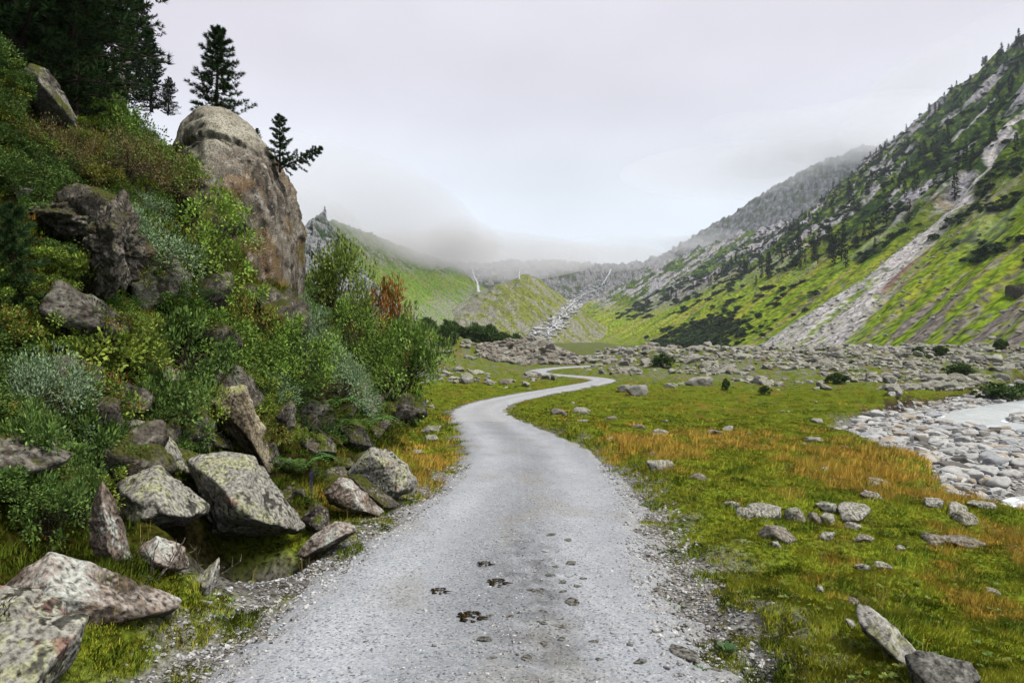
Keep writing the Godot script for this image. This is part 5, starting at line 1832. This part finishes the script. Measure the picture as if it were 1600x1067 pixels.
	for i in 11:
		var a := i * 2.4
		var out := Vector3(cos(a), 0, sin(a))
		var side := Vector3(-sin(a), 0, cos(a))
		var q := Vector3.ZERO
		for k in 15:
			var lift := 0.075 * (1.0 - k / 9.0)
			q += out * 0.042 + Vector3(0, lift, 0)
			var len := 0.15 * sin(PI * (k + 2.0) / 18.0)
			var g := rnd(0.8, 1.3)
			for s in [-1.0, 1.0]:
				fr.leaf(q, (side * s + out * 0.4 + Vector3(0, -0.15, 0)).normalized() * len, out * 0.017, Vector3(out.x * 0.2, 1, out.z * 0.2).normalized(), lin(0.05 * g, 0.115 * g, 0.02 * g))
	var fern := [null, fr.mesh(M.leaf)]
	var stalks := MB.new()
	stalks.tube(PackedVector3Array([Vector3(0, -0.1, 0), Vector3(0, 0.05, 0), Vector3(0, 0.1, 0)]), PackedFloat32Array([0.02, 0.015, 0.004]), 5, lin(0.07, 0.06, 0.03))
	fern[0] = stalks.mesh(M.bark)
	for q in [[238, 470], [262, 480], [285, 495], [228, 500], [300, 520], [255, 515], [420, 560], [452, 575], [480, 585], [395, 570], [505, 660], [470, 745], [180, 505], [560, 690]]:
		var p := hit(q[0], q[1])
		var s := 62.0 * -p.z / FOC / 0.6 * rnd(0.8, 1.2)
		plant("fern", fern, p, Vector3(s, s, s), rnd(0, TAU), "bright green fern on the damp left hillside", "fern", "ferns on the left hillside", ["rootstock", "fronds"])
	# bare twigs and fallen branches
	rng.seed = 92
	var twigs := [[240, 900, 60, "bare dead bush left of the gravel patch, under the greenish boulder"], [318, 905, 60, "bare twiggy bush beside the small pale pointed rock"], [300, 690, 40, "grey dead twigs in the shrub behind the smooth rounded boulder"], [470, 650, 110, "long bare bleached branch lying on the mossy slope"], [560, 640, 90, "thin bare branch hanging below the round shrub"], [200, 720, 60, "tangled grey twigs under the dark dwarf shrub"]]
	for t in twigs:
		var p := hit(t[0], t[1])
		var s: float = t[2] * -p.z / FOC
		var b := MB.new()
		for i in 9:
			var a := rnd(0, TAU)
			var q := Vector3(cos(a) * 0.1, -0.1, sin(a) * 0.1) * s
			var way := Vector3(cos(a) * rnd(0.2, 0.8), rnd(0.5, 1.0), sin(a) * rnd(0.2, 0.8))
			if t[2] > 80:
				way = Vector3(rnd(-1, 1), rnd(0.0, 0.35), rnd(0.2, 0.5))
			var pts := PackedVector3Array([q])
			var rad := PackedFloat32Array([0.006 + s * 0.006])
			for k in 4:
				way = (way + Vector3(rnd(-1, 1), rnd(-0.6, 0.6), rnd(-1, 1)) * 0.45).normalized()
				q += way * s * 0.25
				pts.append(q)
				rad.append((0.006 + s * 0.006) * (1.0 - 0.22 * (k + 1)))
				if k > 0:
					var f := (way + Vector3(rnd(-1, 1), rnd(-0.5, 1), rnd(-1, 1))).normalized()
					b.tube(PackedVector3Array([q, q + f * s * 0.12, q + f * s * 0.2 + Vector3(0, 0.02, 0)]), PackedFloat32Array([0.004 + s * 0.002, 0.003, 0.0015]), 4, lin(0.20, 0.17, 0.14))
			b.tube(pts, rad, 5, lin(0.22, 0.19, 0.16))
		tag(put("dead_bush", b.mesh(M.bark), self, p), t[3], "dead bush")
	# the uprooted stump with its bleached limbs
	var sp := hit(150, 172)
	var s := 80.0 * -sp.z / FOC
	var w := MB.new()
	var bleached := MB.new()
	for i in 15:
		var a := i * 2.4
		var way := Vector3(cos(a), rnd(0.1, 0.8), sin(a) * 0.6 + 0.2).normalized()
		var pts := PackedVector3Array()
		var rad := PackedFloat32Array()
		var q := Vector3(0, s * 0.35, 0)
		for k in 7:
			pts.append(q)
			rad.append(s * (0.085 - 0.0118 * k))
			way = (way + Vector3(rnd(-1, 1), rnd(-1.1, 0.5), rnd(-1, 1)) * 0.5).normalized()
			q += way * s * 0.13
		if i % 5 == 2:
			bleached.tube(pts, rad, 7, lin(0.42, 0.37, 0.30), 0.2)
		else:
			w.tube(pts, rad, 7, lin(0.085, 0.07, 0.058), 0.25)
	w.tube(PackedVector3Array([Vector3(-s * 0.1, -0.1, 0), Vector3(0, s * 0.3, 0), Vector3(s * 0.25, s * 0.6, 0.05), Vector3(s * 0.5, s * 0.78, 0.1)]), PackedFloat32Array([s * 0.2, s * 0.16, s * 0.1, s * 0.05]), 10, lin(0.09, 0.075, 0.06), 0.2)
	bleached.tube(PackedVector3Array([Vector3(s * 0.35, s * 0.72, 0.1), Vector3(s * 0.55, s * 0.85, 0.12), Vector3(s * 0.72, s * 0.9, 0.1)]), PackedFloat32Array([s * 0.05, s * 0.05, s * 0.02]), 7, lin(0.5, 0.46, 0.40), 0.1)
	var st := thing("tree_stump", sp, "uprooted twisted tree stump with bleached limbs under the dark pines", "stump")
	put("roots", w.mesh(M.bark), st)
	put("limb", bleached.mesh(M.bark), st)
	# the blue monkshood by the broken cluster
	var fp := hit(486, 800)
	var h := 62.0 * -fp.z / FOC
	var fl := thing("flower", fp, "blue-violet flower spike standing left of the broken boulder cluster", "flower")
	var stalk := MB.new()
	stalk.tube(PackedVector3Array([Vector3.ZERO, Vector3(0.01, h * 0.5, 0), Vector3(0, h, 0)]), PackedFloat32Array([0.006, 0.005, 0.002]), 5, lin(0.06, 0.10, 0.03))
	for i in 14:
		var a := i * 2.4
		stalk.leaf(Vector3(0, h * (0.1 + 0.03 * i), 0), Vector3(cos(a), 0.25, sin(a)) * h * 0.22, Vector3(-sin(a), 0, cos(a)) * h * 0.05, Vector3.UP, lin(0.06, 0.11, 0.025))
	put("stem", stalk.mesh(M.leaf), fl)
	var bl := MB.new()
	for i in 46:
		var a := i * 2.4
		var y := h * (0.55 + 0.45 * i / 46.0)
		bl.leaf(Vector3(0, y, 0), Vector3(cos(a), 0.5, sin(a)) * h * 0.05, Vector3(-sin(a), 0.2, cos(a)) * h * 0.022, Vector3(cos(a), 0.6, sin(a)).normalized(), lin(0.13, 0.11, 0.42))
	put("petals", bl.mesh(M.petal), fl)
	# broad-leaved plants at the right edge of the road
	for q in [[1136, 1012, 22, "broad-leaved green weed on the gravelly right verge"], [1092, 1046, 18, "dark green weed at the right edge of the road, near the bottom"]]:
		var p := hit(q[0], q[1] + 8)
		var r: float = q[2] * -p.z / FOC
		var b := MB.new()
		for i in 26:
			var a := i * 2.4
			var out := Vector3(cos(a), rnd(0.3, 1.2), sin(a)).normalized()
			b.leaf(out * r * 0.2, out * r * rnd(0.5, 0.9), Vector3(-sin(a), 0, cos(a)) * r * 0.22, (Vector3.UP + out * -0.3).normalized(), lin(0.04, 0.085, 0.03) * rnd(0.8, 1.3))
		tag(put("weed", b.mesh(M.leaf), self, p), q[3], "weed")
	# long dry stalks leaning over the verge
	rng.seed = 33
	var b2 := MB.new()
	for q in [[150, 1000], [170, 985], [210, 985], [120, 1030], [100, 1060], [180, 990], [395, 850], [470, 880], [440, 890], [1270, 1060], [1240, 1055], [1180, 1050], [1330, 1050], [1000, 880]]:
		for i in 5:
			var p := hit(q[0] + rnd(-25, 25), q[1] + rnd(-5, 10))
			b2.blade(p, Vector3(0, rnd(0.08, 0.2), 0), Vector3(rnd(-0.35, 0.4), 0, rnd(-0.1, 0.25)), Vector3(0.0013, 0, 0.0005), lin(0.16, 0.13, 0.04), lin(0.33, 0.25, 0.09))
	tag(put("dry_stalks", b2.mesh(M.dry_grass)), "long dry grass stalks leaning over the verge", "grass", "", "stuff")

func build_pines() -> void:
	var dark := [pine(201, 7.0, 2.7, 120, 36, 24, 0.14, 0.011, 0.9, 0.02), pine(202, 7.5, 3.0, 120, 36, 24, 0.14, 0.011, 0.8, 0.02)]
	var small := [pine(211, 6.0, 2.2, 84, 22, 18, 0.22, 0.016, 1.15, 0.04), pine(212, 5.0, 1.7, 52, 20, 18, 0.22, 0.016, 1.3, 0.10)]
	var young := pine(221, 1.6, 0.62, 46, 14, 26, 0.11, 0.006, 1.5, 0.05)
	var list := [
		[22, 112, 0, 1.2, "dark stone pine at the upper left edge, leftmost of the grove"],
		[92, 100, 1, 1.0, "dark stone pine behind the uprooted stump, second from the left"],
		[150, 118, 0, 1.05, "dark stone pine in the middle of the grove at the upper left"],
		[196, 158, 1, 0.92, "dark stone pine overhanging the slope left of the smooth outcrop"],
		[236, 170, 0, 0.95, "dark stone pine at the right end of the grove, against the sky"],
		[262, 178, 1, 0.45, "low dark pine bush spreading over the top of the outcrop's left side"],
		[50, 60, 1, 1.1, "dark stone pine far up the slope in the upper left corner"],
		[180, 60, 0, 1.0, "dark stone pine behind the middle of the upper left grove"],
		[70, 95, 0, 1.2, "dark stone pine between the leftmost pine and the one behind the stump"],
		[128, 70, 1, 1.2, "tall dark stone pine at the back of the upper left grove"],
		[215, 110, 0, 1.1, "dark stone pine whose right side stands out against the cloud"],
		[-20, 60, 1, 1.2, "dark stone pine cut by the left edge of the picture"],
		[115, 175, 1, 0.5, "small dark pine just right of the grey speckled rock"],
	]
	for t in list:
		var p := hit(t[0], t[1], 4.0, 60.0)
		var o := plant("stone_pine", dark[t[2]], p, Vector3.ONE * t[3], t[0] * 0.1, t[4], "pine tree", "", ["trunk", "crown"])
		o.rotation.z = -0.06
	for t in [[338, 190, 32, 148, 0, "slender dark pine standing on top of the big outcrop"], [437, 256, 162, 84, 1, "small leaning pine at the right shoulder of the outcrop"], [401, 215, 40, 28, 0, "tiny pine top peeping over the outcrop between two larger pines"]]:
		var d := 21.5 if t[0] != 437 else 18.6
		var p := at(t[0], t[1] + (15 if t[0] == 401 else 8), d)
		var k: float = (t[1] - t[2] if t[0] != 401 else 30) * d / FOC / (6.0 if t[4] == 0 else 5.0)
		if t[0] == 437:
			k = 86 * d / FOC / 5.0
		plant("pine_tree", small[t[4]], p, Vector3.ONE * k, t[0] * 0.3, t[5], "pine tree", "", ["trunk", "crown"])
	# the leaning bough of the small pine
	var bough := at(440, 262, 18.4)
	plant("pine_tree", small[1], bough, Vector3.ONE * 0.25, 0.4, "low crooked pine leaning out to the right from the outcrop's shoulder", "pine tree", "", ["trunk", "crown"]).rotation.z = -1.05
	var yp := hit(18, 470)
	plant("young_pine", young, yp, Vector3.ONE * (150.0 * -yp.z / FOC / 1.6), 0.0, "young blue-green pine at the left edge below the jutting slab", "pine tree", "", ["trunk", "crown"])
	# bushes at the foot of the valley: dark alders behind the rubble heap, and single bushes on the flat
	rng.seed = 71
	var bush := shrub(230, 1.0, 1.1, 40, 60, Vector2(0.20, 0.13), lin(0.028, 0.055, 0.014), lin(0.06, 0.10, 0.022), lin(0.06, 0.05, 0.04), 0.1)
	var row := []
	for i in 46:
		row.append([rnd(664, 812), rnd(528, 548), rnd(16, 34)])
	for b in row:
		var d := 150.0 + rnd(-6, 8)
		var p := at(b[0], b[1], d)
		p.y = minf(p.y, ground_y(p.x, d) + 1.0)
		var k: float = b[2] * d / FOC * 0.5
		plant("alder_bush", bush, p, Vector3(k, k * rnd(0.9, 1.5), k), rnd(0, TAU), "dark green alder bush in the thicket behind the rubble heap", "bush", "alders behind the rubble heap")
	for b in [[1036, 574, 34, 16, "dark green bush at the left end of the rubble bank"], [1310, 600, 34, 13, "dark bush in front of the rubble bank, above the green flat"], [1560, 628, 56, 22, "dark green bush beside the stream, above the milky water"], [1596, 625, 30, 20, "dark bush at the right edge beside the stream"], [1565, 548, 20, 14, "small dark bush far out on the rubble bank at the right"], [1470, 556, 24, 12, "low dark bush on the middle of the rubble bank"], [1435, 552, 16, 8, "smallest dark bush on the rubble bank"], [1500, 586, 40, 14, "flat dark bush between rubble bank and stream"], [1135, 610, 12, 14, "tiny dark bush in the green flat"], [1195, 616, 18, 10, "second tiny bush in the green flat"], [700, 540, 30, 30, "dark bush left of the rubble heap"]]:
		var p := hit(b[0], b[1], 30.0)
		var k: float = b[2] * -p.z / FOC * 0.5
		plant("bush", bush, p, Vector3(k, b[3] * -p.z / FOC / 1.1, k), rnd(0, TAU), b[4], "bush", "", ["stems", "leaves"])
	# stone pines on the right-hand mountainside
	rng.seed = 72
	var far := [far_pine(301), far_pine(302), far_pine(303)]
	var w: Array = walls.right_mountain
	var v: PackedVector3Array = w[0]
	var n := 0
	var tries := 0
	while n < 285 and tries < 60000:
		tries += 1
		var i := rng.randi_range(0, w[1] - 1)
		var j := rng.randi_range(0, w[2] - 1)
		var t: float = w[3][i]
		var u: float = w[4][j]
		if t < 1.4 or t > 7.2 or u < 0.16 or u > 1.0:
			continue
		var p := v[j * w[1] + i]
		if 800.0 + p.x / -p.z * FOC > 1680.0:
			continue
		var wish := nz.get_noise_2d(t * 1.6 + 9.0, u * 6.0) * 2.2 + 0.12 - 0.5 * bump(t, 5.8, 0.8) * bump(u, 0.74, 0.1) - (0.8 if u < 0.26 and t > 4.0 else 0.0) - bump(t, 2.4, 0.12) + 0.5 * bump(u, 0.97, 0.05)
		if rng.randf() > wish:
			continue
		n += 1
		var h := rnd(8.0, 17.0)
		plant("far_pine", far[rng.randi() % 3], p - Vector3(0, 0.6, 0), Vector3(h * rnd(0.85, 1.3), h, h * rnd(0.85, 1.3)), rnd(0, TAU), "dark stone pine growing on the crags of the right-hand mountain", "pine tree", "stone pines on the right-hand mountain", ["trunk", "crown"])
	var wood := [[], [], []]
	var wood_tints := [[], [], []]
	tries = 0
	n = 0
	while n < 200 and tries < 60000:
		tries += 1
		var i := rng.randi_range(0, w[1] - 1)
		var j := rng.randi_range(0, w[2] - 1)
		var t: float = w[3][i]
		var u: float = w[4][j]
		var p := v[j * w[1] + i]
		if t < 2.0 or t > 7.6 or u < 0.2 or u > 1.0 or 800.0 + p.x / -p.z * FOC > 1680.0:
			continue
		if rng.randf() > nz.get_noise_2d(t * 2.2 + 9.0, u * 8.0) * 3.0 - 0.5 - bump(t, 2.4, 0.12) - (0.8 if u < 0.26 and t > 4.0 else 0.0):
			continue
		n += 1
		var h := rnd(6.0, 13.0)
		var q := rng.randi() % 3
		wood[q].append(Transform3D(Basis(Vector3.UP, rnd(0, TAU)).scaled_local(Vector3(h * rnd(0.9, 1.4), h, h * rnd(0.9, 1.4))), p - Vector3(0, 0.6, 0)))
		var g := rnd(0.7, 1.3)
		wood_tints[q].append(Color(g, g, g))
	for q in 3:
		scatter("far_pine_wood", far[q][1], wood[q], wood_tints[q], "smaller stone pines crowding the crags of the right-hand mountain", "pine trees")
	# a few on the rocky spur beside the outcrop
	var lw: Array = walls.left_mountain
	for i in 18:
		var e := rng.randi_range(0, lw[1] - 1)
		var j := rng.randi_range(0, lw[2] - 1)
		while lw[3][e] < 1.0 or lw[3][e] > 2.1 or lw[4][j] < 0.3 or lw[4][j] > 1.0:
			e = rng.randi_range(0, lw[1] - 1)
			j = rng.randi_range(0, lw[2] - 1)
		var h := rnd(6.0, 11.0)
		plant("far_pine", far[i % 3], lw[0][j * lw[1] + e] - Vector3(0, 0.6, 0), Vector3(h * 1.2, h, h * 1.2), rnd(0, TAU), "dark stone pine on the rocky spur beyond the big outcrop", "pine tree", "stone pines on the left-hand spur", ["trunk", "crown"])
	# low scrub on the same slope
	var places := []
	var tints := []
	tries = 0
	while places.size() < 5200 and tries < 90000:
		tries += 1
		var i := rng.randi_range(0, w[1] - 1)
		var j := rng.randi_range(0, w[2] - 1)
		var t: float = w[3][i]
		var u: float = w[4][j]
		var p := v[j * w[1] + i]
		if t < 1.0 or t > 8.0 or 800.0 + p.x / -p.z * FOC > 1700.0:
			continue
		var wish := bump(t, 3.45, 0.45) * bump(u, 0.035, 0.04) * 1.3
		if u > 0.12:
			wish = nz.get_noise_3d(p.x * 0.03 + 7, p.y * 0.03, p.z * 0.03) * 1.9 - 0.02 - 0.4 * smoothstep(0.3, 0.15, u) - bump(t, 2.4, 0.12)
		if rng.randf() > wish:
			continue
		var s := rnd(1.0, 2.6) * (0.7 + t * 0.12)
		places.append(Transform3D(Basis(Vector3.UP, rnd(0, TAU)).scaled_local(Vector3(s, s * rnd(0.5, 0.9), s)), p + Vector3(rnd(-2, 2), -0.3 * s, rnd(-2, 2))))
		var g := rnd(0.6, 1.2)
		tints.append(Color(g, g, g))
	var small_bush := shrub(240, 1.0, 1.0, 26, 16, Vector2(0.45, 0.34), lin(0.022, 0.045, 0.014), lin(0.042, 0.072, 0.020), lin(0.06, 0.05, 0.04))
	scatter("mountain_scrub", small_bush[1], places, tints, "dark dwarf pine and alder scrub on the right-hand mountainside", "scrub")

func build_small_things() -> void:
	rng.seed = 44
	for q in [[735, 973, 46, "largest brown dung patch on the gravel, nearest of four"], [686, 935, 30, "brown dung patch on the gravel, leftmost of four"], [777, 921, 36, "brown dung patch left of the worn wheel track"], [757, 890, 26, "farthest brown dung patch on the gravel road"]]:
		var p := hit(q[0], q[1])
		p.y = keys(FLOOR, -p.z) + 0.012
		var r: float = q[2] * -p.z / FOC * 0.5
		var m := MB.new()
		for i in 26:
			var a := rnd(0, TAU)
			var e := sqrt(rng.randf()) * r
			var planes := random_planes(i, 6, 0.4, 0.8)
			var b := rock(i, 1, planes[0], planes[1], 8.0, 0.1, 2.0, "cliff")
			for k in b.c.size():
				b.c[k] = lin(0.10, 0.075, 0.035) * rnd(0.7, 1.3)
			var sz := r * rnd(0.12, 0.24)
			m.add(b, Transform3D(Basis(Vector3.UP, rnd(0, TAU)).scaled_local(Vector3(sz, sz * 0.22, sz)), Vector3(cos(a) * e, sz * 0.15, sin(a) * e * 0.9)))
		tag(put("dung_patch", m.mesh(M.dung), self, p), q[3], "dung")

func build_clouds() -> void:
	# low cloud hanging on the crests: (middle, size, density)
	var list := [
		[Vector3(-210, 168, -880), Vector3(340, 86, 760), 0.0055],
		[Vector3(-120, 190, -1300), Vector3(580, 84, 560), 0.0052],
		[Vector3(20, 240, -1640), Vector3(760, 72, 420), 0.0042],
		[Vector3(320, 292, -1850), Vector3(500, 70, 420), 0.0028],
		[Vector3(700, 520, -1900), Vector3(800, 130, 500), 0.0026],
		[Vector3(930, 585, -1780), Vector3(700, 110, 500), 0.0024],
		[Vector3(690, 415, -1000), Vector3(260, 76, 700), 0.0028],
	]
	rng.seed = 909
	for c in list:
		for k in 4:
			var f := FogVolume.new()
			f.name = numbered("cloud")
			f.shape = RenderingServer.FOG_VOLUME_SHAPE_ELLIPSOID
			var big: Vector3 = c[1]
			f.size = big * Vector3(1, 0.8, 1) if k == 0 else big * Vector3(rnd(0.3, 0.55), rnd(0.45, 0.8), rnd(0.3, 0.55))
			f.position = c[0] if k == 0 else c[0] + big * Vector3(rnd(-0.42, 0.42), rnd(-0.12, 0.3), rnd(-0.42, 0.42))
			var m := FogMaterial.new()
			m.resource_name = "cloud"
			m.density = c[2] * (0.75 if k == 0 else 0.8)
			m.albedo = Color(0.98, 0.99, 1.0)
			m.edge_fade = 0.6
			f.material = m
			add_child(f, true)
			tag(f, "low white cloud hiding the crests at the head of the valley", "cloud", "clouds on the crests", "stuff")

func _ready() -> void:
	setup_camera_and_light()
	nz.seed = 7
	nz.frequency = 1.0
	nz.noise_type = FastNoiseLite.TYPE_SIMPLEX_SMOOTH
	nz.fractal_octaves = 3
	nr.seed = 8
	nr.frequency = 1.0
	nr.noise_type = FastNoiseLite.TYPE_SIMPLEX_SMOOTH
	nr.fractal_type = FastNoiseLite.FRACTAL_RIDGED
	nr.fractal_octaves = 3
	road_pts = fine(ROAD, 0.5)
	stream_pts = fine(STREAM, 0.8)
	make_materials()
	mat("foam", 0.6)
	build_ground()
	build_road()
	build_mountains()
	make_stone_kinds()
	build_torrent()
	build_water()
	build_boulders()
	build_stones()
	build_rubble()
	stones_on("right_mountain", 2600, 1.0, 4.6, 0.0, 0.3, 0.22, 1.0, 1)
	stones_on("right_mountain", 4200, 1.8, 2.7, 0.0, 0.27, 0.25, 1.1, 2)
	build_hillside_plants()
	build_pines()
	build_small_things()
	build_pebbles()
	build_grass()
	build_clouds()
